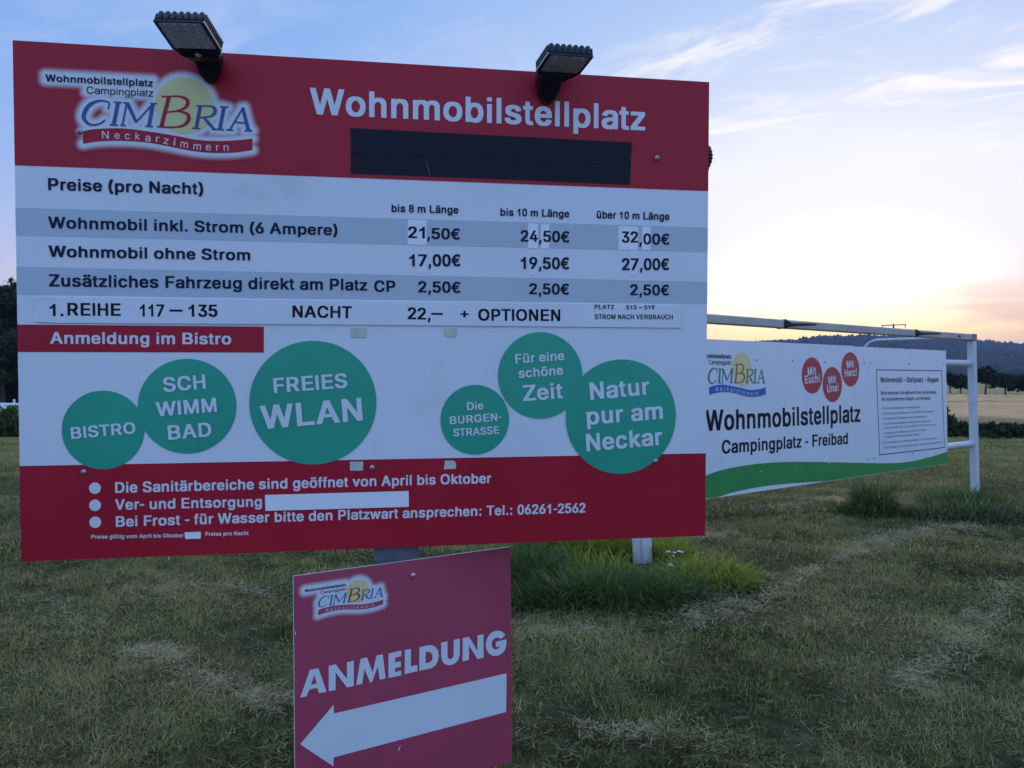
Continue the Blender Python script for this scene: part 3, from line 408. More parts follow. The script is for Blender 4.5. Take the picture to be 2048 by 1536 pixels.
PLAIN = {
'-':(333,[[46,264,44,266,43,271,43,341,44,344,46,346,282,347,286,346,288,344,288,269,288,266,286,264]]),
'.':(278,[[132,-6,112,2,97,19,89,41,87,67,91,88,108,113,129,124,148,125,164,118,179,102,188,84,191,56,186,29,176,12,158,-3]]),
'0':(556,[[266,-9,214,-1,171,17,122,57,92,99,66,158,47,231,38,301,37,384,44,466,59,538,78,589,104,636,142,679,174,702,216,719,278,728,341,719,384,701,432,662,466,614,486,571,508,491,518,406,518,312,508,226,491,159,469,108,440,64,408,32,366,7,309,-8],[262,74,292,74,322,81,354,100,379,128,400,164,414,202,426,258,433,327,433,391,426,461,413,521,399,558,382,586,354,618,321,638,291,645,254,643,224,633,204,620,177,591,155,551,141,511,130,464,123,402,123,316,129,264,137,219,154,169,172,134,204,98,228,84]]),
'1':(556,[[359,0,359,703,300,703,265,645,190,600,101,563,101,480,190,515,271,570,271,0]]),
'2':(556,[[29,0,28,72,343,396,384,453,402,508,398,558,384,588,370,606,332,631,279,645,242,645,216,639,168,615,146,591,133,568,119,509,31,509,28,526,32,554,54,616,75,648,110,681,156,707,199,721,262,728,298,726,342,718,388,700,421,678,448,653,481,599,495,539,493,494,484,457,459,406,403,332,161,86,504,83,506,2]]),
'3':(556,[[259,-9,202,-1,169,9,131,27,101,48,78,71,55,106,41,143,34,186,126,188,143,139,169,108,202,88,239,77,291,73,332,81,374,99,402,124,424,164,430,216,421,256,394,300,364,323,324,339,261,348,194,348,190,352,191,423,371,633,72,635,70,716,491,718,492,646,289,412,348,408,392,396,434,374,473,341,505,291,518,249,522,186,514,146,503,114,486,85,456,52,431,32,386,9,348,-3,292,-10]]),
'4':(556,[[348,0,342,148,31,148,25,153,27,229,291,702,304,718,382,718,386,712,121,234,343,232,345,448,429,448,430,234,522,231,523,151,432,148,429,2]]),
'5':(556,[[249,-9,202,-3,168,7,132,24,98,48,72,76,50,109,37,146,32,185,124,186,144,134,182,97,209,84,241,75,278,73,301,77,334,88,363,106,399,149,411,176,418,208,420,231,414,271,393,321,365,352,334,373,294,386,242,388,204,381,166,367,132,345,44,357,84,714,91,718,476,718,476,635,167,633,144,431,201,459,259,472,326,468,381,451,431,420,466,383,496,329,511,272,513,206,506,164,489,119,458,72,418,36,361,6,302,-8]]),
'6':(556,[[262,-9,214,-3,166,14,126,38,86,79,57,128,42,179,38,248,44,282,64,345,102,416,312,714,319,718,418,718,416,709,216,429,279,445,338,441,396,425,424,409,456,385,489,341,509,292,518,236,511,162,498,122,481,92,464,70,429,37,386,12,356,1,312,-8],[262,72,291,72,321,77,348,88,372,105,405,146,423,199,425,229,421,258,414,281,396,315,373,339,354,353,329,364,299,371,278,373,232,366,206,355,181,338,149,298,132,241,132,208,139,173,162,127,179,108,204,91,236,77]]),
'7':(556,[[91,0,95,18,419,633,39,635,38,717,522,718,522,629,193,2]]),
'8':(556,[[259,-9,209,-3,164,11,126,31,94,56,69,86,51,121,39,171,38,213,52,269,83,321,128,358,170,376,118,404,92,434,76,466,65,504,63,552,69,586,80,616,108,659,132,682,162,701,216,721,279,728,351,718,398,698,448,656,478,608,488,572,492,538,488,501,479,469,449,418,429,399,386,376,421,361,445,346,467,326,488,298,504,264,513,236,517,173,509,136,496,102,473,69,441,39,398,14,361,1,314,-8],[275,72,331,79,379,102,398,119,412,140,421,161,427,192,416,248,393,282,372,301,346,316,294,330,238,326,208,316,184,302,164,287,144,259,128,211,129,181,134,158,144,136,162,112,204,86,241,75],[263,411,311,414,353,432,383,462,396,489,401,513,399,558,379,601,349,628,309,643,256,645,206,628,174,599,161,576,154,552,154,504,164,474,177,454,209,427,238,416]]),
'A':(667,[[18,0,17,12,276,714,282,718,387,718,653,2,554,1,479,200,192,200,184,195,116,2],[217,282,444,282,449,282,451,284,386,466,336,624,332,630,330,628,306,548,268,431,216,286]]),
'B':(667,[[76,0,74,717,396,717,459,704,514,679,550,651,571,622,584,596,596,543,595,496,579,449,552,417,514,391,471,374,516,361,554,341,583,316,610,276,625,228,627,174,619,138,601,96,571,60,544,41,502,21,442,5,389,0],[178,84,379,83,431,90,468,102,502,128,521,159,528,194,519,238,506,261,484,285,459,302,426,316,362,325,179,325],[178,406,371,405,404,412,442,429,475,457,493,491,498,523,496,541,483,578,460,604,442,616,394,631,359,635,178,634]]),
'C':(722,[[362,-9,289,1,231,21,172,57,132,96,92,153,66,213,50,274,43,362,50,442,71,519,97,574,138,628,182,668,241,701,308,721,381,728,439,723,494,709,546,686,584,660,615,631,649,582,669,538,680,492,584,491,564,541,540,574,499,608,446,631,398,640,344,638,296,626,261,609,218,577,182,531,162,491,147,438,140,382,144,299,157,241,177,196,221,138,272,102,332,82,401,78,474,97,524,128,558,168,584,228,676,228,680,221,666,171,643,124,618,90,568,46,534,26,479,4,418,-8]]),
'D':(722,[[84,0,82,717,341,718,386,715,472,694,544,656,597,608,632,554,658,489,671,418,673,324,663,252,644,192,609,129,573,88,529,54,489,32,422,11,344,0],[180,84,329,83,408,96,448,110,486,134,518,164,540,196,563,248,575,299,578,387,573,431,558,488,536,531,498,576,461,602,411,623,356,633,179,633]]),
'E':(667,[[89,0,88,717,610,718,609,635,198,633,198,406,581,405,583,329,582,323,578,322,198,321,197,89,202,83,614,83,616,2]]),
'G':(778,[[374,-9,299,0,238,21,189,49,133,99,95,156,64,231,50,304,48,389,59,464,81,534,116,596,160,646,216,686,268,709,334,725,388,728,436,725,488,714,548,691,593,663,629,630,659,591,686,538,698,492,598,491,573,541,540,582,499,613,449,633,406,640,351,638,308,628,268,609,226,578,191,534,164,479,149,412,145,351,154,276,169,226,196,178,233,134,266,111,309,91,352,80,414,78,449,84,492,99,538,127,571,164,589,196,601,236,606,277,412,280,410,358,414,363,701,363,703,256,693,194,671,141,637,91,602,58,558,29,496,4,431,-8]]),
'H':(722,[[79,0,78,717,171,716,173,409,542,408,548,409,550,414,550,716,645,718,646,2,550,2,548,324,179,325,173,324,172,319,171,2]]),
'I':(278,[[91,0,188,0,188,718,91,718]]),
'M':(833,[[76,0,74,717,200,716,376,248,418,116,466,262,634,716,760,718,761,2,678,0,672,4,674,593,613,416,461,12,456,1,449,0,377,2,214,429,158,591,160,4,156,0]]),
'N':(722,[[79,0,78,717,188,716,489,241,554,127,552,714,558,718,645,718,646,2,534,2,267,421,168,590,170,4,166,0]]),
'R':(722,[[91,0,89,717,392,718,438,715,516,696,573,666,612,628,641,576,653,526,651,456,635,401,603,354,561,321,504,292,682,2,559,2,389,277,202,278,197,277,195,272,195,2],[197,362,411,364,454,372,498,392,529,426,545,467,546,516,538,551,528,571,507,595,481,613,421,631,388,635,197,634]]),
'S':(667,[[292,-11,201,7,156,27,118,53,88,85,67,119,54,159,50,194,152,194,162,159,176,136,191,118,216,101,249,86,292,75,362,73,436,91,486,122,504,144,516,169,520,202,516,224,504,246,492,259,452,284,396,304,219,352,168,375,135,396,101,429,79,469,70,509,72,556,82,592,101,626,131,660,170,688,219,709,276,723,339,728,394,725,432,718,478,703,519,681,546,662,578,626,595,596,605,564,608,533,509,532,489,581,454,614,394,638,362,643,311,643,266,634,239,624,194,592,179,568,172,546,170,524,176,499,194,472,242,441,299,421,474,373,522,350,553,331,583,302,608,264,620,214,618,166,606,124,582,82,548,48,506,22,454,2,406,-8]]),
'T':(611,[[259,0,256,633,16,635,14,716,594,718,594,635,357,633,357,4,352,0]]),
'U':(722,[[338,-11,259,2,196,31,154,62,133,84,116,109,96,149,84,191,78,243,79,716,173,716,173,238,181,199,191,173,214,137,256,102,312,81,362,76,431,86,471,104,510,138,534,178,545,209,550,249,550,716,641,718,643,219,626,146,609,112,588,82,558,52,514,23,479,7,428,-6,382,-12]]),
'W':(944,[[211,0,18,717,111,716,221,289,264,105,306,282,420,718,525,716,681,107,712,246,832,716,927,718,734,2,632,0,626,4,502,462,471,595,444,474,318,2]]),
'Z':(611,[[28,0,27,71,460,634,26,635,24,717,582,718,583,651,579,643,231,185,149,84,586,83,588,2]]),
'a':(556,[[218,-11,174,-4,134,9,95,31,62,64,47,91,37,131,37,176,47,213,62,236,82,256,106,271,146,288,232,306,382,324,414,334,428,352,428,376,421,402,410,422,388,443,364,454,321,463,258,460,211,444,181,423,149,384,58,407,54,411,56,418,76,451,104,482,144,508,194,528,252,540,326,542,376,535,418,523,461,501,488,478,509,448,525,408,530,371,530,2,432,1,428,71,389,30,342,4,289,-10],[247,67,292,69,332,77,368,94,398,118,416,146,426,174,428,261,366,247,226,228,189,216,154,193,142,175,138,158,139,136,149,110,184,82,221,71]]),
'b':(556,[[281,-11,238,-3,201,17,175,41,144,81,140,1,59,2,61,716,143,714,144,452,183,499,226,529,274,542,342,538,384,525,432,493,474,442,501,382,515,316,517,236,504,161,481,101,440,44,402,16,348,-6],[280,69,306,70,338,79,364,95,385,116,404,146,418,181,430,252,423,334,411,372,394,404,356,443,332,454,301,462,269,461,234,453,210,439,188,418,168,389,156,359,143,298,145,221,154,181,169,143,193,108,216,89,249,74]]),
'c':(500,[[246,-11,198,-3,152,16,109,48,86,75,57,124,42,166,32,221,30,288,37,342,56,402,84,452,114,487,152,514,201,534,242,542,289,542,351,528,382,513,411,493,453,444,469,409,474,389,394,367,378,402,350,434,328,449,294,460,238,460,209,451,189,439,165,418,143,384,127,342,120,309,119,232,127,188,141,149,167,111,188,92,219,76,256,68,306,74,344,92,373,121,396,166,472,148,476,143,461,101,444,74,418,44,389,22,358,6,319,-6,281,-12]]),
'd':(556,[[239,-11,192,-3,141,22,107,51,69,106,46,169,35,243,37,312,52,386,81,446,121,493,166,523,211,538,281,542,326,531,368,504,411,454,412,714,496,716,498,2,417,1,412,81,377,36,341,8,289,-10],[263,69,299,72,321,79,350,96,368,114,396,162,408,204,413,243,410,321,401,358,386,392,363,424,348,438,321,453,286,462,251,461,218,453,198,443,172,422,149,387,139,364,123,289,123,246,130,199,156,134,170,114,201,87,226,76]]),
'e':(556,[[269,-11,211,-1,169,15,128,43,96,77,65,129,52,166,42,219,40,286,49,348,62,392,87,441,119,480,158,509,199,529,256,541,304,542,352,533,399,514,436,488,468,452,492,409,506,368,515,312,517,241,511,237,132,236,137,188,161,134,195,98,239,76,272,69,308,68,352,79,395,108,422,151,506,130,500,108,478,69,458,47,424,22,386,4,349,-6],[133,314,419,313,425,318,409,378,385,418,344,449,312,460,281,463,225,452,201,439,173,416,142,364,134,334]]),
'f':(278,[[92,0,90,454,86,458,14,460,14,533,88,536,92,634,102,676,114,698,132,720,161,738,198,746,228,745,261,732,246,659,199,663,174,650,166,636,159,611,157,539,161,535,245,534,246,461,157,456,157,4,152,0]]),
'g':(556,[[261,-211,191,-201,136,-178,88,-137,66,-104,63,-94,132,-54,174,-102,221,-126,286,-133,326,-126,359,-112,391,-85,408,-49,413,-19,413,92,409,94,383,57,359,36,331,19,292,9,242,7,199,14,158,30,128,50,103,72,77,109,56,158,47,191,40,246,40,292,45,339,56,382,76,431,102,469,139,504,181,528,239,542,284,541,319,534,368,507,412,451,417,534,496,535,498,-36,491,-78,464,-133,439,-160,414,-178,349,-203,309,-210],[252,88,309,91,334,100,358,116,376,134,393,161,406,198,413,236,415,286,411,319,406,346,388,392,367,422,349,438,314,456,289,461,254,461,229,456,204,444,181,427,157,396,144,369,129,304,127,259,132,216,142,179,156,151,170,131,199,106,219,96]]),
'h':(556,[[68,0,65,712,69,717,149,717,153,711,154,458,190,501,226,524,276,540,331,542,369,534,414,514,448,484,469,452,486,397,492,344,492,4,486,0,404,2,403,336,396,381,379,416,354,441,322,456,281,462,236,453,202,434,179,409,161,372,153,334,153,2]]),
'i':(222,[[67,0,155,0,155,532,67,532],[67,605,155,605,155,718,67,718]]),
'j':(222,[[-14,-200,-16,-120,18,-116,38,-107,51,-89,60,-61,62,533,138,535,140,-58,135,-96,118,-141,106,-158,84,-178,41,-196],[96,621,76,626,59,640,49,661,47,688,54,710,67,726,88,736,112,736,134,726,146,712,155,689,155,669,146,646,134,632,116,622]]),
'k':(500,[[69,0,67,712,71,717,149,717,153,711,155,301,161,302,378,533,483,533,273,304,499,2,391,2,204,246,154,196,153,2]]),
'l':(222,[[67,0,155,0,155,718,67,718]]),
'm':(833,[[68,0,67,534,150,534,154,455,177,489,206,516,241,534,289,545,341,539,378,523,412,488,434,446,460,484,488,509,531,533,572,543,612,545,668,533,698,518,734,483,756,442,768,387,767,1,680,2,678,386,669,414,651,437,621,454,579,463,538,458,509,444,484,421,466,382,462,361,461,2,375,1,371,386,358,419,338,441,301,459,266,463,231,456,196,437,176,414,157,372,153,346,153,2]]),
'n':(556,[[68,0,66,533,148,534,152,451,192,503,226,524,264,538,289,542,346,540,384,529,414,514,446,487,463,462,476,434,488,387,492,342,491,2,404,2,403,336,396,381,379,416,354,441,322,456,281,462,236,453,202,434,179,409,161,372,153,334,153,2]]),
'o':(556,[[258,-11,208,-3,162,16,124,42,88,82,64,122,49,161,37,221,35,288,42,341,61,401,86,446,113,479,152,509,201,531,252,541,301,542,356,531,401,511,432,489,469,448,493,408,513,348,520,301,520,228,509,169,491,119,468,80,435,44,402,21,359,1,312,-10],[263,69,289,69,326,76,354,89,384,115,401,139,418,176,432,248,426,322,414,362,396,399,368,432,349,444,322,456,294,462,259,461,224,453,199,439,171,413,152,386,141,359,125,284,130,208,141,171,157,136,177,111,208,86,236,74]]),
'p':(556,[[61,-200,59,533,140,534,144,451,184,502,216,524,244,536,274,542,319,542,381,526,422,502,458,466,484,426,504,371,516,298,517,236,508,174,488,114,455,61,418,26,376,2,314,-11,266,-10,221,5,189,27,144,80,143,-197],[280,69,306,70,338,79,364,95,385,116,404,146,418,181,430,252,423,334,411,372,394,404,356,443,332,454,301,462,269,461,234,453,210,439,188,418,168,389,156,359,143,298,145,221,154,181,169,143,193,108,216,89,249,74]]),
'r':(333,[[79,0,77,533,157,534,161,457,188,500,229,530,268,541,329,541,331,453,274,457,231,446,205,431,188,414,171,386,162,351,161,2]]),
's':(500,[[224,-11,156,1,116,17,92,32,72,51,52,78,42,98,33,134,118,151,139,110,168,86,209,70,256,67,304,76,341,95,364,124,368,138,366,165,350,189,324,206,164,247,102,277,77,301,61,326,50,359,49,399,56,432,76,469,89,485,124,511,166,529,211,540,298,540,355,524,406,492,434,454,452,407,371,389,350,424,318,453,278,465,231,465,189,453,156,428,142,397,144,372,162,345,194,327,349,288,392,270,418,252,438,233,454,204,463,171,463,131,454,98,438,67,412,40,384,21,348,4,308,-6]]),
't':(278,[[181,-4,149,4,120,22,101,47,87,82,82,118,81,456,18,458,13,462,14,533,81,538,82,659,86,663,156,662,158,536,242,535,247,531,245,459,161,458,157,454,159,111,169,87,184,77,199,73,244,76,257,8,252,1,228,-5]]),
'u':(556,[[222,-6,166,9,129,32,99,67,77,118,68,171,69,533,155,533,155,192,162,153,178,120,206,92,234,79,276,73,316,81,351,99,378,128,394,162,402,201,402,533,486,535,488,2,407,1,402,84,364,33,326,9,281,-5]]),
'v':(500,[[206,1,9,533,98,535,104,531,214,214,251,96,287,218,397,533,489,535,489,524,296,2]]),
'w':(722,[[168,1,16,526,17,534,103,533,211,112,319,534,402,535,408,531,512,113,619,531,626,535,708,533,556,1,472,2,361,419,251,2]]),
'z':(500,[[34,0,33,71,340,451,42,454,41,533,458,534,458,461,159,84,466,81,468,2]]),
'ä':(556,[[218,-11,174,-4,134,9,95,31,62,64,47,91,37,131,37,176,47,213,62,236,82,256,106,271,146,288,232,306,382,324,414,334,428,352,428,376,421,402,410,422,388,443,364,454,321,463,258,460,211,444,181,423,149,384,58,407,54,411,56,418,76,451,104,482,144,508,194,528,252,540,326,542,376,535,418,523,461,501,488,478,509,448,525,408,530,371,530,2,432,1,428,71,389,30,342,4,289,-10],[247,67,292,69,332,77,368,94,398,118,416,146,426,174,428,261,366,247,226,228,189,216,154,193,142,175,138,158,139,136,149,110,184,82,221,71],[172,621,149,626,125,641,114,659,110,684,121,711,142,729,164,736,189,736,211,730,229,716,241,696,243,671,233,646,216,631,194,622],[402,621,379,626,361,637,345,658,340,681,346,704,362,723,392,736,419,736,444,728,460,716,471,698,473,669,464,648,451,634,431,624]]),
'ö':(556,[[258,-11,208,-3,162,16,124,42,88,82,64,122,49,161,37,221,35,288,42,341,61,401,86,446,113,479,152,509,201,531,252,541,301,542,356,531,401,511,432,489,469,448,493,408,513,348,520,301,520,228,509,169,491,119,468,80,435,44,402,21,359,1,312,-10],[263,69,289,69,326,76,354,89,384,115,401,139,418,176,432,248,426,322,414,362,396,399,368,432,349,444,322,456,294,462,259,461,224,453,199,439,171,413,152,386,141,359,125,284,130,208,141,171,157,136,177,111,208,86,236,74],[174,621,149,627,130,644,120,668,120,691,131,714,148,729,168,736,189,736,212,726,228,709,235,691,235,668,228,649,211,630,199,624],[374,621,349,627,330,644,320,668,320,691,331,714,348,729,368,736,389,736,412,726,428,709,435,691,435,668,428,649,411,630,399,624]]),
'ü':(556,[[222,-6,166,9,129,32,99,67,77,118,68,171,69,533,155,533,155,192,162,153,178,120,206,92,234,79,276,73,316,81,351,99,378,128,394,162,402,201,402,533,486,535,488,2,407,1,402,84,364,33,326,9,281,-5],[176,621,149,629,132,645,124,668,124,691,131,709,146,726,168,736,191,736,213,728,229,709,236,691,236,668,231,651,218,634,196,622],[372,621,349,627,329,645,320,669,320,689,332,716,347,729,368,736,388,736,410,728,428,708,433,692,433,666,426,648,413,633,392,622]]),
}
MAIN = {'o': [-1.30911,2.16095,1.30476],'u': [0.986154,0.1658,0.003199],'v': [0.001821,-0.030115,0.999545],'n': [0.165821,-0.985699,-0.03],'w': 1.927,'h': 1.3745}
LOW = {'o': [-0.5783,2.14908,0.59688],'u': [0.855722,0.517392,0.006686],'v': [-0.007791,-3.6e-05,0.99997],'n': [0.517377,-0.855748,0.004],'w': 0.6763,'h': 0.6746}
GOAL = {'o': [1.96045,8.09702,0.57231],'u': [0.783277,0.621671,-0.001509],'v': [-0.00885,0.013578,0.999869],'n': [0.62161,-0.783161,0.016137],'w': 5.3666,'h': 1.5992}
M_WHITE = [('Wohnmobilstellplatz',0.7568,1.2206,-0.0004,0.9702,0.0728)]
M_DARK = [('Preise (pro Nacht)',0.0809,0.9878,0.0039,0.3911,0.0315),('Wohnmobil inkl. Strom (6 Ampere)',0.0794,0.8874,-0.0004,0.7502,0.0307),('Wohnmobil ohne Strom',0.0796,0.8115,0.0019,0.5143,0.0303),('Zusätzliches Fahrzeug direkt am Platz',0.0796,0.7334,0.0007,0.8319,0.0325),('CP',0.9309,0.7307,0.014,0.0593,0.0323),('bis 8 m Länge',0.9797,0.9574,0.0045,0.1898,0.0217),('bis 10 m Länge',1.2916,0.956,0.005,0.2042,0.0217),('über 10 m Länge',1.5793,0.9569,0.004,0.225,0.0221),('21',1.0261,0.8848,0.0045,0.0475,0.0329),(',50€',1.0804,0.8837,0.0038,0.0935,0.0316),('24,50€',1.3511,0.883,0.0035,0.145,0.0327),('32',1.6568,0.8868,0.024,0.0503,0.0334),(',00€',1.7108,0.8831,0.0128,0.0941,0.0325),('17,00€',1.0298,0.8048,0.0192,0.1458,0.0342),('19,50€',1.352,0.8036,0.0101,0.1443,0.0344),('27,00€',1.658,0.8056,0.0184,0.1466,0.0351),('2,50€',1.0543,0.7312,-0.0012,0.1207,0.0319),('2,50€',1.3767,0.7301,0.0031,0.1193,0.0321),('2,50€',1.6833,0.7318,0.0028,0.1212,0.0321)]
M_STRIP = [('1.',0.0805,0.6548,-0.0073,0.0345,0.032),('REIHE',0.125,0.6564,0.0006,0.133,0.0338),('117',0.3068,0.6557,-0.0003,0.0617,0.0331),('135',0.4314,0.6557,0.0089,0.0757,0.0335),('NACHT',0.7061,0.6564,-0.0042,0.1624,0.0336),('22,',1.0241,0.6543,-0.0195,0.065,0.0337),('+',1.1744,0.6592,-0.0162,0.0245,0.028),('OPTIONEN',1.2266,0.6517,0.003,0.2428,0.0342),('PLATZ',1.5734,0.689,-0.0,0.0598,0.0131),('513 – 519',1.6705,0.6887,0.0104,0.0884,0.0126),('STROM NACH VERBRAUCH',1.5736,0.6589,0.0058,0.2429,0.0144)]
M_DASH = [[[0.3824,0.6754],[0.4163,0.6752],[0.4162,0.6694],[0.3823,0.6696]],[[1.091,0.673],[1.1243,0.6727],[1.1243,0.6673],[1.091,0.6676]]]
M_BAR = ('Anmeldung im Bistro',0.08,0.5811,-0.0004,0.4616,0.0315)
M_DISCS = [([0.2094,0.3493,0.1043,0.1064],[('BISTRO',0.1299,0.3261,0.0795,0.163,0.0312)]),([0.4255,0.4113,0.1286,0.1301],[('SCH',0.3648,0.4507,0.078,0.1104,0.0391),('WIMM',0.3461,0.3839,0.0739,0.1575,0.0391),('BAD',0.376,0.3198,0.0718,0.113,0.0393)]),([0.762,0.418,0.174,0.174],[('FREIES',0.6551,0.4459,0.0708,0.2011,0.0412),('WLAN',0.6215,0.3453,0.0773,0.2773,0.0652)]),([1.2178,0.3648,0.1002,0.1013],[('Die',1.1946,0.3925,0.0545,0.0477,0.0227),('BURGEN-',1.1449,0.3525,0.0607,0.1512,0.0226),('STRASSE',1.1547,0.3168,0.0489,0.1345,0.0221)]),([1.4113,0.4926,0.1262,0.1272],[('Für eine',1.3363,0.5273,0.0717,0.1468,0.0277),('schöne',1.3458,0.4852,0.0713,0.1335,0.0278),('Zeit',1.3598,0.4175,0.0653,0.1191,0.0465)]),([1.6584,0.3682,0.1709,0.1717],[('Natur',1.5624,0.4196,0.082,0.1844,0.0515),('pur am',1.5524,0.3453,0.0653,0.2368,0.0516),('Neckar',1.5515,0.2664,0.0656,0.2364,0.0523)])]
M_NOTES = [('Die Sanitärbereiche sind geöffnet von April bis Oktober',0.2372,0.1777,0.001,1.0283,0.0294),('Ver- und Entsorgung',0.2366,0.1316,-0.006,0.3833,0.0288),('Bei Frost - für Wasser bitte den Platzwart ansprechen: Tel.: 06261-2562',0.2377,0.0854,-0.0015,1.3114,0.0289),('Preise gültig vom April bis Oktober',0.1752,0.0553,-0.0194,0.2366,0.0106),('Preise pro Nacht',0.4689,0.0522,-0.0103,0.1146,0.0109)]
M_BULLETS = [[0.186,0.1923,0.0149,0.0155],[0.1859,0.1458,0.0149,0.0155],[0.1859,0.0998,0.0149,0.0155]]
M_HEADER = [[0,1.3745],[1.927,1.3745],[1.927,1.0483],[0,1.0497]]
M_BANDS = [[[0,0.939],[1.927,0.939],[1.927,0.8653],[0,0.8664]],[[0,0.7845],[1.927,0.7753],[1.927,0.708],[0,0.711]]]
M_FOOT = [[0,0.2561],[1.927,0.2534],[1.927,0],[0,0]]
M_REDBAR = [[0,0.6317],[0.6286,0.6305],[0.6281,0.5584],[0,0.559]]
M_STRIPPANEL = [[0.0438,0.7048],[1.842,0.7022],[1.8426,0.635],[0.8629,0.6375],[0.1021,0.6365],[0.0429,0.64]]
M_TAPE = [[[0.8661,1.1872],[1.6855,1.183],[1.6847,1.1477],[1.6821,1.1441],[1.6817,1.1159],[1.2515,1.1184],[1.0074,1.1194],[0.8677,1.1169]],[[0.8668,1.1231],[1.104,1.1235],[1.3516,1.124],[1.6833,1.12],[1.6805,1.0583],[1.2516,1.0607],[0.8666,1.0603]]]
M_PATCH = [[[1.0248,0.937],[1.0785,0.9361],[1.0784,0.8657],[1.0246,0.8668]],[[1.3733,0.9361],[1.4027,0.9359],[1.4024,0.8633],[1.3729,0.8642]],[[1.4109,0.9356],[1.4364,0.9353],[1.4361,0.8641],[1.4106,0.8645]],[[1.6465,0.9356],[1.7067,0.9347],[1.7067,0.8657],[1.6464,0.8659]],[[1.7195,0.9356],[1.7466,0.9353],[1.7461,0.8666],[1.7194,0.867]],[[1.0485,0.8515],[1.0816,0.8522],[1.0803,0.7859],[1.0478,0.7865]],[[1.3738,0.8588],[1.4015,0.8582],[1.4005,0.7866],[1.374,0.7874]],[[1.6812,0.8645],[1.7074,0.8638],[1.7073,0.7907],[1.681,0.7915]]]
M_WHITEPATCH = [[0.6285,0.1618],[1.0261,0.1622],[1.0267,0.1164],[0.6293,0.1172]]
M_SCRAP = [[0.4146,0.0641],[0.4551,0.0644],[0.4579,0.0614],[0.4566,0.0456],[0.4183,0.0458],[0.4156,0.05]]
M_GLUE = [[[0.8658,0.6285],[0.9087,0.6294],[0.9069,0.6019],[0.8663,0.6023]],[[1.1292,0.6315],[1.1646,0.6293],[1.1633,0.6049],[1.1438,0.6036],[1.1273,0.6108]],[[0.8613,0.2498],[0.8979,0.2497],[0.8978,0.2237],[0.8612,0.2245]],[[1.1301,0.2473],[1.1559,0.2474],[1.1626,0.2399],[1.1626,0.2232],[1.1271,0.2222]]]
M_SCREWS = [[0.1609,1.1439],[1.7637,1.1404],[0.1595,0.2364],[0.9234,0.2318],[1.7658,0.2329]]
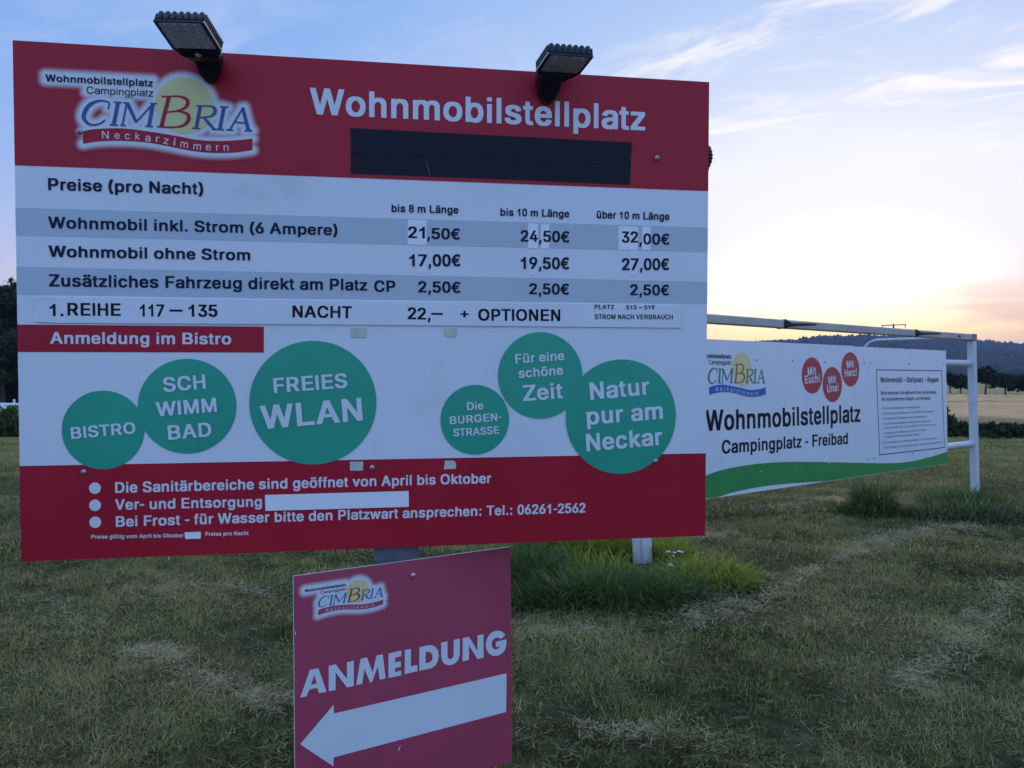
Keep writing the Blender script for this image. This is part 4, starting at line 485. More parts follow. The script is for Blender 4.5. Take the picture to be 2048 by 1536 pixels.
LOGO_BLUE = [[[0.0204,0.0473],[0.0174,0.0478],[0.0134,0.0491],[0.0104,0.0506],[0.0074,0.0528],[0.0033,0.0569],[0.0016,0.0591],[-0.0007,0.0631],[-0.0019,0.0666],[-0.0022,0.0686],[-0.0022,0.0741],[-0.0017,0.0774],[-0.0009,0.0806],[0.0018,0.0881],[0.0036,0.0914],[0.0066,0.0961],[0.011,0.1019],[0.0159,0.1067],[0.017,0.1076],[0.0201,0.1097],[0.0249,0.1122],[0.0331,0.1154],[0.0414,0.1175],[0.0436,0.1177],[0.0484,0.1177],[0.0606,0.1157],[0.0624,0.1152],[0.0656,0.1137],[0.0671,0.1125],[0.0682,0.1109],[0.0689,0.1084],[0.069,0.1074],[0.0684,0.1029],[0.0659,0.0936],[0.0656,0.0931],[0.0649,0.093],[0.0626,0.0936],[0.0618,0.0941],[0.0645,0.1044],[0.0647,0.1081],[0.0642,0.1094],[0.0626,0.1104],[0.0589,0.1115],[0.0536,0.1122],[0.0484,0.1125],[0.0454,0.1122],[0.0401,0.1109],[0.0351,0.1087],[0.0301,0.1059],[0.0263,0.1034],[0.023,0.1006],[0.0193,0.0966],[0.0161,0.0924],[0.0123,0.0859],[0.0103,0.0814],[0.0086,0.0761],[0.0078,0.0711],[0.008,0.0681],[0.0086,0.0659],[0.0093,0.0641],[0.0123,0.0596],[0.0138,0.0579],[0.0159,0.0561],[0.0189,0.0543],[0.0229,0.0531],[0.0264,0.0525],[0.0304,0.0528],[0.0349,0.0538],[0.0386,0.0551],[0.0434,0.0571],[0.0461,0.0588],[0.0486,0.0608],[0.0544,0.0662],[0.0546,0.0663],[0.0551,0.066],[0.0573,0.0634],[0.0524,0.0585],[0.0485,0.0554],[0.0456,0.0536],[0.0411,0.0513],[0.0336,0.0486],[0.0301,0.0478],[0.0261,0.0473]],[[0.0819,0.0501],[0.0811,0.0502],[0.0754,0.0503],[0.0744,0.0505],[0.0686,0.0505],[0.0669,0.0508],[0.0665,0.0511],[0.0665,0.0526],[0.0669,0.0546],[0.0724,0.0548],[0.0727,0.0551],[0.0832,0.1096],[0.0831,0.1107],[0.0769,0.1111],[0.0768,0.1146],[0.0771,0.115],[0.0776,0.115],[0.0956,0.115],[0.0979,0.1147],[0.0982,0.1141],[0.0981,0.1109],[0.0936,0.1107],[0.0934,0.1106],[0.0931,0.1096],[0.0825,0.0549],[0.0826,0.0544],[0.0829,0.0543],[0.0859,0.0542],[0.0879,0.0539],[0.088,0.0504],[0.0874,0.05]],[[0.1034,0.0501],[0.0934,0.0505],[0.093,0.0511],[0.0934,0.0546],[0.0956,0.0547],[0.0969,0.0545],[0.0971,0.0546],[0.0974,0.0556],[0.1075,0.1099],[0.1074,0.1104],[0.1071,0.1105],[0.1019,0.1106],[0.1015,0.1116],[0.1016,0.1144],[0.1054,0.1145],[0.1064,0.1147],[0.1124,0.1147],[0.1127,0.1144],[0.1128,0.1134],[0.1131,0.1131],[0.1161,0.1144],[0.1166,0.1144],[0.1343,0.0721],[0.1355,0.0694],[0.1359,0.0691],[0.1397,0.0734],[0.1711,0.1103],[0.1715,0.1116],[0.1714,0.1124],[0.1701,0.1125],[0.1698,0.1129],[0.1699,0.1166],[0.1756,0.1167],[0.1769,0.1165],[0.1866,0.1165],[0.1879,0.1161],[0.1879,0.1124],[0.1819,0.1122],[0.1813,0.1116],[0.1713,0.0554],[0.1714,0.0549],[0.1716,0.0548],[0.1764,0.0546],[0.1764,0.0506],[0.1686,0.0505],[0.1674,0.0507],[0.1566,0.0508],[0.156,0.0511],[0.1564,0.0549],[0.1611,0.055],[0.1615,0.0554],[0.169,0.0974],[0.1694,0.1007],[0.1685,0.1001],[0.1398,0.0664],[0.138,0.0641],[0.138,0.0631],[0.1363,0.0621],[0.1351,0.061],[0.1339,0.0612],[0.1314,0.0601],[0.1309,0.0603],[0.1303,0.0614],[0.1129,0.0986],[0.1111,0.1024],[0.1109,0.1024],[0.102,0.0551],[0.102,0.0546],[0.1024,0.0543],[0.1066,0.0542],[0.1076,0.0539],[0.1077,0.0504],[0.1071,0.05]],[[0.2924,0.0503],[0.2916,0.0505],[0.2859,0.0505],[0.2849,0.0507],[0.2794,0.0508],[0.2786,0.051],[0.2759,0.051],[0.2755,0.0514],[0.2756,0.0551],[0.2819,0.055],[0.2827,0.0554],[0.293,0.1109],[0.293,0.1116],[0.2926,0.112],[0.2911,0.1118],[0.2874,0.1119],[0.287,0.1151],[0.2871,0.1159],[0.3056,0.1163],[0.3066,0.1165],[0.3134,0.1168],[0.3144,0.117],[0.3271,0.1167],[0.3306,0.1162],[0.3341,0.1152],[0.3366,0.1139],[0.3385,0.1124],[0.3399,0.1101],[0.3409,0.1076],[0.3415,0.1049],[0.3415,0.1014],[0.3409,0.0986],[0.3402,0.0964],[0.3375,0.0926],[0.3349,0.09],[0.3325,0.0881],[0.3269,0.0851],[0.3201,0.0831],[0.3133,0.0819],[0.3135,0.0814],[0.3166,0.078],[0.3265,0.0681],[0.3361,0.0549],[0.3366,0.0548],[0.3376,0.0552],[0.3416,0.0552],[0.3434,0.055],[0.344,0.0554],[0.3547,0.1116],[0.3547,0.1124],[0.3544,0.1127],[0.3494,0.1129],[0.3494,0.1169],[0.3714,0.1166],[0.3714,0.1126],[0.3649,0.1125],[0.3643,0.1121],[0.3535,0.0561],[0.3536,0.0548],[0.3594,0.0544],[0.3595,0.0511],[0.3591,0.0504],[0.3451,0.0508],[0.3439,0.051],[0.3411,0.051],[0.3401,0.0505],[0.3304,0.0505],[0.3274,0.0509],[0.3273,0.0539],[0.3278,0.0549],[0.3277,0.0551],[0.3195,0.0619],[0.3109,0.073],[0.3064,0.079],[0.3052,0.0809],[0.3046,0.081],[0.3009,0.0805],[0.2989,0.0805],[0.2971,0.0802],[0.2968,0.0799],[0.292,0.0549],[0.2924,0.0545],[0.2964,0.0545],[0.2969,0.0543],[0.2972,0.0539],[0.2972,0.0516],[0.297,0.0506],[0.2966,0.0503]],[[0.3806,0.0506],[0.3799,0.0507],[0.3656,0.051],[0.3653,0.0516],[0.3654,0.0551],[0.3729,0.0551],[0.4049,0.1116],[0.4052,0.1124],[0.4048,0.1144],[0.4074,0.1156],[0.4089,0.1155],[0.4124,0.1164],[0.4129,0.1164],[0.4132,0.1159],[0.4281,0.0561],[0.4286,0.0553],[0.4339,0.0551],[0.4339,0.0511],[0.4126,0.0511],[0.4124,0.0549],[0.4176,0.0553],[0.4179,0.0556],[0.4147,0.0701],[0.4141,0.0716],[0.4111,0.072],[0.3909,0.0725],[0.39,0.0731],[0.3899,0.0752],[0.3896,0.0751],[0.3886,0.0734],[0.3783,0.0551],[0.3786,0.0548],[0.3836,0.0546],[0.3837,0.0534],[0.3834,0.0506]],[[0.4095,0.0761],[0.4126,0.076],[0.4131,0.0761],[0.4132,0.0764],[0.407,0.1044],[0.4066,0.1049],[0.4058,0.1039],[0.3907,0.0771],[0.3911,0.0768],[0.3949,0.0767],[0.3956,0.0765],[0.4019,0.0765],[0.4029,0.0763]],[[0.2978,0.0849],[0.2986,0.0848],[0.3076,0.086],[0.3161,0.0875],[0.3224,0.0893],[0.3249,0.0908],[0.3271,0.0927],[0.3292,0.0951],[0.3307,0.0976],[0.3322,0.1014],[0.3325,0.1026],[0.3325,0.1051],[0.3312,0.1081],[0.3289,0.1099],[0.3269,0.1109],[0.3239,0.1119],[0.3204,0.1127],[0.3141,0.1127],[0.3134,0.1125],[0.3106,0.1125],[0.3099,0.112],[0.3034,0.112],[0.3026,0.1116],[0.2978,0.0859]]]
LOGO_RED = [[[0.2041,0.0506],[0.2034,0.0507],[0.1874,0.0508],[0.1859,0.0511],[0.1858,0.0516],[0.1859,0.0549],[0.1924,0.055],[0.1929,0.0554],[0.212,0.1319],[0.2119,0.1324],[0.2114,0.1325],[0.1989,0.132],[0.1983,0.1329],[0.1984,0.1359],[0.1999,0.1362],[0.2039,0.1363],[0.2046,0.1365],[0.2084,0.1365],[0.2094,0.1367],[0.2166,0.137],[0.2254,0.1382],[0.2321,0.1388],[0.2329,0.139],[0.2406,0.1392],[0.2416,0.139],[0.2461,0.139],[0.2489,0.1387],[0.2549,0.1377],[0.2604,0.1362],[0.265,0.1339],[0.2679,0.1311],[0.2699,0.1276],[0.2707,0.1256],[0.2712,0.1206],[0.2709,0.1186],[0.2697,0.1151],[0.2687,0.1131],[0.2664,0.1096],[0.2631,0.1058],[0.2602,0.1034],[0.2574,0.1016],[0.2544,0.1001],[0.2506,0.0987],[0.2499,0.0981],[0.2564,0.0975],[0.2611,0.0964],[0.2641,0.0954],[0.2681,0.0931],[0.2699,0.0912],[0.2709,0.0896],[0.2722,0.0871],[0.2732,0.0836],[0.2735,0.0821],[0.2735,0.0769],[0.2729,0.0744],[0.2722,0.0726],[0.2694,0.0678],[0.2667,0.0644],[0.2631,0.0608],[0.2586,0.0576],[0.2544,0.0556],[0.2479,0.0536],[0.2409,0.0523],[0.2266,0.0508],[0.2216,0.0507],[0.2204,0.0505]],[[0.2034,0.0549],[0.2141,0.0548],[0.2154,0.055],[0.2214,0.055],[0.2224,0.0552],[0.2259,0.0553],[0.2331,0.056],[0.2399,0.0576],[0.2461,0.0596],[0.2519,0.0623],[0.2546,0.0643],[0.2572,0.0669],[0.2594,0.0699],[0.2612,0.0731],[0.2622,0.0759],[0.2632,0.0804],[0.263,0.0834],[0.2622,0.0856],[0.2604,0.088],[0.2584,0.0894],[0.2559,0.0907],[0.2484,0.0934],[0.2449,0.094],[0.2341,0.0942],[0.2299,0.0933],[0.2239,0.0923],[0.2125,0.0909],[0.2121,0.0906],[0.2118,0.0896],[0.2033,0.0554]],[[0.2134,0.0954],[0.2146,0.0953],[0.2256,0.0968],[0.2262,0.0971],[0.2263,0.0979],[0.2266,0.0982],[0.2346,0.0986],[0.2441,0.1021],[0.2516,0.1058],[0.2544,0.1078],[0.2567,0.1101],[0.2594,0.1144],[0.2607,0.1179],[0.2615,0.1229],[0.2612,0.1246],[0.2607,0.1259],[0.2581,0.1284],[0.2566,0.1294],[0.2531,0.1312],[0.2491,0.1327],[0.2419,0.1345],[0.2331,0.1345],[0.2324,0.1343],[0.2296,0.1342],[0.2289,0.134],[0.2244,0.1337],[0.2229,0.1334],[0.2226,0.1329],[0.2203,0.1239],[0.2136,0.0966]]]
LOGO_RIB = ([[0.0006,0.0317],[0.0249,0.0383],[0.07,0.043],[0.1063,0.044],[0.1519,0.0406],[0.1978,0.0355],[0.2417,0.0295],[0.2812,0.0235],[0.3187,0.0211],[0.3564,0.0225],[0.3943,0.0261],[0.4334,0.0323]],[[0.0002,-0.0005],[0.029,0.0058],[0.0696,0.0102],[0.1059,0.0116],[0.1516,0.0105],[0.1975,0.0052],[0.2414,-0.0025],[0.2809,-0.0082],[0.3184,-0.0107],[0.3561,-0.0099],[0.394,-0.0063],[0.4332,0.0013]])
LOGO_SUN = [0.2578,0.1131,0.0753,0.075]
LOGO_TOP = ('Wohnmobilstellplatz',-0.0898,0.1583,0.0037,0.2675,0.0187)
LOGO_SUB = ('Campingplatz',0.0106,0.1321,0.0023,0.1672,0.0189)
LOGO_NECK = [('N',0.0482,0.015,0.0238,0.0165,0.0196),('e',0.0794,0.0155,0.0132,0.0129,0.0197),('c',0.1055,0.0157,-0.008,0.0125,0.0197),('k',0.1315,0.0156,-0.0396,0.0114,0.0197),('a',0.1562,0.0131,-0.0817,0.0129,0.0197),('r',0.1828,0.0114,-0.113,0.009,0.0197),('z',0.2021,0.0081,-0.1338,0.0128,0.0197),('i',0.228,0.0051,-0.1441,0.0037,0.0197),('m',0.2456,0.0011,-0.1339,0.0192,0.0198),('m',0.2791,-0.0036,-0.0822,0.0195,0.0199),('e',0.3114,-0.0049,-0.0302,0.0134,0.02),('r',0.3387,-0.0057,0.0217,0.0073,0.0201),('n',0.3585,-0.0046,0.0631,0.0126,0.02)]
LOGO_ORG = [0.1685,1.1137]
LOGO_LOW = [[0.4315,0.0145,0.069],[0.0022,0.4249,0.5578]]
LOGO_GOAL = [[2.2296,-0.1734,0.0364],[-0.0169,2.3393,1.038]]
L_TEXT = [[[[0.0191,0.3462],[0.0458,0.4148],[0.0692,0.4145],[0.091,0.3468],[0.0704,0.3468],[0.0653,0.3628],[0.0436,0.3622],[0.0366,0.3458]],[[0.0573,0.3985],[0.0485,0.3739],[0.0641,0.3741]]],[[[0.0977,0.4154],[0.1168,0.4161],[0.1487,0.37],[0.1491,0.4156],[0.1687,0.4162],[0.1681,0.3465],[0.1486,0.3466],[0.1166,0.3946],[0.1162,0.3463],[0.0972,0.3468]]],[[[0.175,0.3477],[0.1884,0.4174],[0.2069,0.4183],[0.2238,0.3736],[0.2354,0.4183],[0.2539,0.418],[0.2623,0.3486],[0.2448,0.3481],[0.2385,0.3871],[0.2222,0.3473],[0.2156,0.3473],[0.1992,0.3872],[0.1929,0.3475]]],[[[0.2715,0.417],[0.3106,0.4184],[0.3105,0.4022],[0.2911,0.4017],[0.291,0.3883],[0.3089,0.3885],[0.3088,0.3727],[0.2908,0.3721],[0.2907,0.3609],[0.3096,0.3617],[0.3095,0.3477],[0.2704,0.3483]]],[[[0.3209,0.4179],[0.34,0.418],[0.3396,0.3677],[0.3599,0.3679],[0.3598,0.3497],[0.3203,0.3492]]],[[[0.3668,0.4177],[0.3919,0.4183],[0.4061,0.4167],[0.4183,0.4094],[0.4263,0.3964],[0.4283,0.3821],[0.4251,0.3665],[0.4168,0.3552],[0.404,0.3498],[0.3888,0.3495],[0.3657,0.3499]],[[0.3862,0.4],[0.3943,0.3999],[0.4034,0.3955],[0.4084,0.3858],[0.4078,0.3753],[0.4016,0.3691],[0.3925,0.3676],[0.386,0.3675]]],[[[0.4363,0.4187],[0.457,0.4192],[0.4566,0.3755],[0.4591,0.3685],[0.4659,0.3644],[0.4727,0.366],[0.4769,0.3727],[0.4779,0.4193],[0.4979,0.42],[0.4975,0.374],[0.4937,0.3606],[0.4857,0.3513],[0.4736,0.3471],[0.4605,0.3477],[0.4476,0.3534],[0.4394,0.3638],[0.4364,0.376]]],[[[0.5074,0.4193],[0.5287,0.4198],[0.5574,0.3725],[0.5578,0.4191],[0.5785,0.4189],[0.5779,0.3482],[0.5572,0.3478],[0.5285,0.3943],[0.5281,0.3509],[0.5068,0.3502]]],[[[0.6557,0.4047],[0.6398,0.3933],[0.632,0.3986],[0.6226,0.4012],[0.6131,0.3985],[0.6075,0.3898],[0.6074,0.3778],[0.6117,0.3693],[0.6195,0.365],[0.6295,0.3656],[0.6352,0.3719],[0.6212,0.372],[0.6213,0.3888],[0.659,0.3895],[0.6589,0.3769],[0.6542,0.3597],[0.6428,0.3487],[0.626,0.345],[0.6082,0.3488],[0.5945,0.3595],[0.5869,0.3753],[0.5865,0.3911],[0.5927,0.4078],[0.6044,0.4183],[0.6211,0.4222],[0.6395,0.4181]]]]
L_ARROW = [[0.0181,0.222],[0.1106,0.3074],[0.1113,0.2831],[0.6586,0.285],[0.6558,0.1669],[0.1094,0.1641],[0.1083,0.1403]]
L_BOLT = [0.3487,0.6276]
L_SCRATCH = [[[0.2985,0.1348],[0.3005,0.1424],[0.3054,0.1489],[0.3064,0.1478],[0.302,0.1407],[0.3,0.134]],[[0.0065,0.528],[0.0094,0.5157],[0.0064,0.5154]]]
G_TITLE = ('Wohnmobilstellplatz',-0.0276,0.6752,-0.0021,2.9972,0.2125)
G_SUB = ('Campingplatz - Freibad',0.2291,0.4352,-0.0088,2.4406,0.1382)
G_DISCS = [([1.9096,1.2357,0.2137,0.2087],[('Mit',1.8213,1.2345,0.0843,0.1757,0.0915),('Euch!',1.7605,1.1428,0.0567,0.3058,0.0913)]),([2.3408,1.1308,0.2124,0.2083],[('Mit',2.2536,1.1406,0.0707,0.1699,0.0879),('Uns!',2.2236,1.0358,0.0743,0.2493,0.0919)]),([2.7515,1.3122,0.2095,0.2086],[('Mit',2.6661,1.3288,0.0732,0.1666,0.086),('Herz!',2.6181,1.2208,0.0627,0.2833,0.0901)])]
G_FRAME = [[3.3685,1.3162],[5.1943,1.3156],[5.2499,0.2283],[3.4216,0.2314]]
G_RULES_HEAD = [('Wohnmobil – Stellplatz – Regeln',3.4717,1.1511,-0.0004,1.6232,0.0681)]
G_RULES = [('Bitte beachten Sie während Ihres Aufenthaltes',3.4807,0.9967,-0.0047,1.5378,0.0454),('die nachstehenden Regeln und Hinweise',3.4874,0.9171,-0.0049,1.3512,0.0454),('1. Der Wohnmobilstellplatz ist ganzjährig geöffnet',3.4887,0.8104,-0.0058,1.0587,0.025),('2. Die Benutzung des Stellplatzes ist nur für Wohnmobile zugelassen',3.4958,0.7421,-0.0025,1.4438,0.025),('3. Die Benutzung des Stellplatzes erfolgt auf eigene Gefahr',3.4984,0.6784,-0.0043,1.2317,0.025),('4. Das Ticket für die Stellplatzbenutzung ist auf der Rezeption',3.5055,0.6123,-0.003,1.3387,0.025),('in der Gaststätte in der Zeit von 8.00 bis 20.00 Uhr gelöst werden',3.5587,0.5603,-0.003,1.4447,0.025),('5. Abwasser- und Müllentsorgung ist nur in der dafür',3.511,0.4917,0.0015,1.1973,0.025),('vorgesehenen Entsorgungsstation zulässig',3.569,0.4459,-0.0069,0.9252,0.025),('6. Am Abreisetag ist der Stellplatz bis spätestens 16.00 Uhr zu verlassen',3.512,0.3736,-0.0061,1.5119,0.0249),('7. Bitte verlassen Sie Ihren Stellplatz sauber und hinterlassen Sie keinen Müll',3.5145,0.3076,-0.0053,1.6272,0.0249)]
G_WAVE_TOP = [[-0.0105,0.2384],[0.3085,0.2787],[0.7687,0.294],[1.1935,0.2874],[1.6449,0.2642],[2.3978,0.2095],[3.2319,0.1467],[3.7772,0.1111],[4.261,0.1009],[4.8277,0.1284],[5.4052,0.177]]
G_WAVE_CUT = [[0.1275,-0.001],[0.4532,0.0319],[0.9236,0.0464],[1.4974,0.0346],[2.158,-0.0041]]
G_SCREWS = [[0.8501,1.4028],[1.5159,1.4021],[2.1828,1.3984],[3.0849,1.3964],[3.2245,1.398],[4.2433,1.3956],[5.2641,1.4067],[0.8979,0.2033],[1.5756,0.2026],[2.2406,0.2008],[3.1503,0.2053],[3.2866,0.2036],[4.3045,0.2099],[5.3386,0.2059]]
LOW_RECT = [0.004,0.6765,0.0112,0.6715]

# ================================================================ flat print on sign boards
class Plane:
    """a sign face: u to the right, v up, n towards the reader, metres"""
    def __init__(s, d):
        s.o, s.u, s.v, s.n = Vector(d['o']), Vector(d['u']), Vector(d['v']), Vector(d['n']); s.w, s.h = d['w'], d['h']
    def at(s, a, b, d=0.0): return s.o + float(a) * s.u + float(b) * s.v + float(d) * s.n

def area(P): return .5 * sum(P[i][0] * P[(i + 1) % len(P)][1] - P[(i + 1) % len(P)][0] * P[i][1] for i in range(len(P)))
def inside(p, P):
    r = False
    for i in range(len(P)):
        (x0, y0), (x1, y1) = P[i], P[(i + 1) % len(P)]
        if (y0 > p[1]) != (y1 > p[1]) and p[0] < x0 + (p[1] - y0) / (y1 - y0) * (x1 - x0): r = not r
    return r
def fill(contours):
    """outlines with holes -> (points, triangles), triangles counter-clockwise"""
    V, T = [], []
    cs = [c for c in contours if len(c) > 2]
    depth = [sum(inside(c[0], k) for k in cs if k is not c) for c in cs]
    for c, dp in zip(cs, depth):
        if dp % 2: continue
        grp = [c] + [h for h, dh in zip(cs, depth) if dh == dp + 1 and inside(h[0], c)]
        flat = [p for g in grp for p in g]; n = len(V); V += flat
        for t in tessellate_polygon([[Vector((p[0], p[1], 0)) for p in g] for g in grp]):
            a, b, e = (flat[i] for i in t)
            if (b[0] - a[0]) * (e[1] - a[1]) - (b[1] - a[1]) * (e[0] - a[0]) < 0: t = t[::-1]
            T.append(tuple(n + i for i in t))
    return V, T

GLYPH = {}
def glyph(font, ch):
    k = (id(font), ch)
    if k not in GLYPH:
        adv, outlines = font[ch]
        cs = [[(c[i] / 1000, c[i + 1] / 1000) for i in range(0, len(c), 2)] for c in outlines]
        V, T = fill(cs)
        GLYPH[k] = (adv / 1000, V, T)
    return GLYPH[k]

def write(mb, pl, entry, d, font=None, fold=None):
    """one line of lettering: (text, u, v, angle, ink width, capital height)"""
    t, u, v, ang, wid, cap = entry
    font = font or BOLD
    x = 0; items = []; lo, hi = 1e9, -1e9
    for ch in t:
        if ch == ' ': x += .278; continue
        adv, V, T = glyph(font, ch)
        lo = min(lo, x + min(p[0] for p in V)); hi = max(hi, x + max(p[0] for p in V))
        items.append((x, V, T)); x += adv
    sx, sy = wid / (hi - lo), cap / .718
    c, s = math.cos(ang), math.sin(ang)
    for x, V, T in items:
        n = len(mb.v)
        for p in V:
            a, b = (p[0] + x - lo) * sx, p[1] * sy
            q = (u + a * c - b * s, v + a * s + b * c)
            if fold: q = fold(q)
            mb.v.append(tuple(pl.at(q[0], q[1], d)))
        mb.f += [tuple(n + i for i in t_) for t_ in T]

def sheet(mb, pl, contours, d, fold=None):
    V, T = fill(contours); n = len(mb.v)
    mb.v += [tuple(pl.at(*(fold(p) if fold else p), d)) for p in V]
    mb.f += [tuple(n + i for i in t) for t in T]

def slab(mb, pl, P, d0, d1):
    """a thin plate with its own thickness"""
    if area(P) < 0: P = P[::-1]
    V, T = fill([P]); n = len(mb.v)
    mb.v += [tuple(pl.at(*p, d1)) for p in V]; mb.f += [tuple(n + i for i in t) for t in T]
    m = len(mb.v); k = len(P)
    mb.v += [tuple(pl.at(*p, d0)) for p in P] + [tuple(pl.at(*p, d1)) for p in P]
    mb.f += [(m + i, m + (i + 1) % k, m + k + (i + 1) % k, m + k + i) for i in range(k)]

def ellipse(c, n=72): return [(c[0] + c[2] * math.cos(2 * math.pi * i / n), c[1] + c[3] * math.sin(2 * math.pi * i / n)) for i in range(n)]

def lettering(pl, entry, mat, parent, d, font=None, fold=None):
    mb = MB(); write(mb, pl, entry, d, font, fold)
    return mb.build('lettering', M[mat], parent)

def flat(name, pl, contours, mat, parent, d, fold=None, label=None):
    mb = MB(); sheet(mb, pl, contours, d, fold)
    return mb.build(name, M[mat], parent, label=label)

def screw(pl, u, v, r, parent, d=0.0, name='screw', cross=True, mat='steel'):
    mb = MB()
    prof = ((1.0, .0), (1.0, .25), (.85, .5), (.5, .68), (.12, .72))
    rows = [[pl.at(u + r * k * math.cos(2 * math.pi * i / 16), v + r * k * math.sin(2 * math.pi * i / 16), d + r * h) for i in range(16)] for k, h in prof]
    mb.grid(rows, closed=True); mb.face(rows[-1])
    o = mb.build(name, M[mat], parent, smooth=True)
    if cross:
        mb = MB()
        for a in (.3, .3 + math.pi / 2):
            c, s = math.cos(a), math.sin(a)
            P = [(u + r * (x * c - y * s), v + r * (x * s + y * c)) for x, y in ((-.5, -.12), (.5, -.12), (.5, .12), (-.5, .12))]
            sheet(mb, pl, [P], d + r * (.76 if a < 1 else .765))
        mb.build('recess', M['edge'], o)
    return o

def panel(name, pl, w0, w1, h0, h1, t, mat, edge, parent):
    """sheet of composite board: printed front, dark core round the edge and back"""
    mb = MB(); mb.face([pl.at(w0, h0), pl.at(w1, h0), pl.at(w1, h1), pl.at(w0, h1)])
    o = mb.build(name, M[mat], parent)
    mb = MB()
    mb.box(pl.at((w0 + w1) / 2, (h0 + h1) / 2, -t / 2 - .0004), pl.u * (w1 - w0) / 2, pl.v * (h1 - h0) / 2, pl.n * (t / 2))
    mb.build('core', M[edge], o)
    return o

def spline(pts, k=8):
    out = []
    P = [Vector((p[0], p[1])) for p in pts]
    for i in range(len(P) - 1):
        a, b, c, d = P[max(i - 1, 0)], P[i], P[i + 1], P[min(i + 2, len(P) - 1)]
        for j in range(k):
            t = j / k
            q = .5 * (2 * b + (c - a) * t + (2 * a - 5 * b + 4 * c - d) * t * t + (3 * b - a - 3 * c + d) * t ** 3)
            out.append((q.x, q.y))
    out.append((P[-1].x, P[-1].y))
    return out

def glow_material(col=(.41, .011, .027), rough=.35, spec=.24):
    m = material('red_print_with_white_halo', col, rough, spec, vary=.05, scale=3, bump=.02, bscale=220)
    N = Net(m.node_tree); b = m.node_tree.nodes['Principled BSDF']
    old = b.inputs['Base Color'].links[0].from_socket
    at = N.node('ShaderNodeAttribute', attribute_name='tone').outputs['Fac']
    N.put(b.inputs['Base Color'], N.mix(at, old, (.70, .715, .73)))
    return m

def logo(pl, parent, M2, d, script, ribbon, halo=0.0, name='emblem', halo_mat=None):
    """the camp emblem: two small lines, sun disc, wordmark with a tall B, waving ribbon"""
    (a, b, c), (e, f, g) = M2
    fold = lambda p: (a * p[0] + b * p[1] + c, e * p[0] + f * p[1] + g)
    rib = spline(LOGO_RIB[0]) + spline(LOGO_RIB[1])[::-1]
    root = None
    if halo:
        # soft white print round the emblem: distance to the lettering decides how white the film is
        st = .0045
        X = np.arange(-.33, .50, st); Y = np.arange(-.055, .31, st)
        gx, gy = np.meshgrid(X, Y)
        dist = np.full(gx.shape, 9.0)
        def seg(p, q):
            p, q = np.array(p), np.array(q); v = q - p; L = max(float(v @ v), 1e-9)
            t = np.clip(((gx - p[0]) * v[0] + (gy - p[1]) * v[1]) / L, 0, 1)
            np.minimum(dist, np.hypot(gx - p[0] - t * v[0], gy - p[1] - t * v[1]), out=dist)
        for cs in LOGO_BLUE + LOGO_RED:
            for i in range(0, len(cs), 2): seg(cs[i], cs[(i + 2) % len(cs)] if i + 2 < len(cs) else cs[0])
        for P in (spline(LOGO_RIB[0], 2), spline(LOGO_RIB[1], 2)):
            for i in range(len(P) - 1): seg(P[i], P[i + 1])
        for L_ in (LOGO_TOP, LOGO_SUB):
            for hh in (.2, .9):
                o_ = (L_[1] - math.sin(L_[3]) * L_[5] * hh, L_[2] + math.cos(L_[3]) * L_[5] * hh)
                seg(o_, (o_[0] + math.cos(L_[3]) * L_[4], o_[1] + math.sin(L_[3]) * L_[4]))
        s_ = LOGO_SUN; np.minimum(dist, np.maximum(np.hypot((gx - s_[0]) / s_[2], (gy - s_[1]) / s_[3]) - 1, 0) * s_[2], out=dist)
        r0, r1 = halo
        al = np.clip((r1 - dist) / (r1 - r0), 0, 1); al = al * al * (3 - 2 * al)
        W = np.array([pl.at(*fold(p), d) for p in zip(gx.ravel(), gy.ravel())])
        nx = len(X); idx = np.arange(gx.size).reshape(gx.shape)
        F = np.stack([idx[:-1, :-1], idx[:-1, 1:], idx[1:, 1:], idx[1:, :-1]], -1).reshape(-1, 4)
        F = F[al.ravel()[F].max(1) > 0]
        used = np.unique(F); mp = np.full(gx.size, -1); mp[used] = np.arange(len(used))
        root = indexed(name, (W[used] - np.array(root_loc(parent)[:])), mp[F], halo_mat or HALO, parent, al.ravel()[used])
    if root is None:
        root = flat(name, pl, [rib], ribbon, parent, d + .0012, fold)
    else:
        flat('ribbon', pl, [rib], ribbon, root, d + .0012, fold)
    flat('sun_disc', pl, [ellipse(LOGO_SUN)], 'yellow', root, d + .0007, fold)
    for side in (0, 1):                                    # the small capitals left and right of the tall one
        flat('wordmark', pl, [c for c in LOGO_BLUE if (min(p[0] for p in c) > LOGO_SUN[0]) == bool(side)], script, root, d + .0014, fold)
    flat('tall_initial', pl, LOGO_RED, 'badge_red' if script == 'pine' else 'red', root, d + .0016, fold)
    lettering(pl, LOGO_TOP, 'ink', root, d + .0014, None, fold)
    lettering(pl, LOGO_SUB, 'ink', root, d + .0014, PLAIN, fold)
    mb = MB()
    for L_ in LOGO_NECK: write(mb, pl, L_, d + .0019, PLAIN, fold)
    mb.build('lettering', M['letter'], root)
    return root

HALO = glow_material()
HALO_DULL = glow_material((.40, .043, .088), .5, .7)
A, B_, C_ = Plane(MAIN), Plane(LOW), Plane(GOAL)

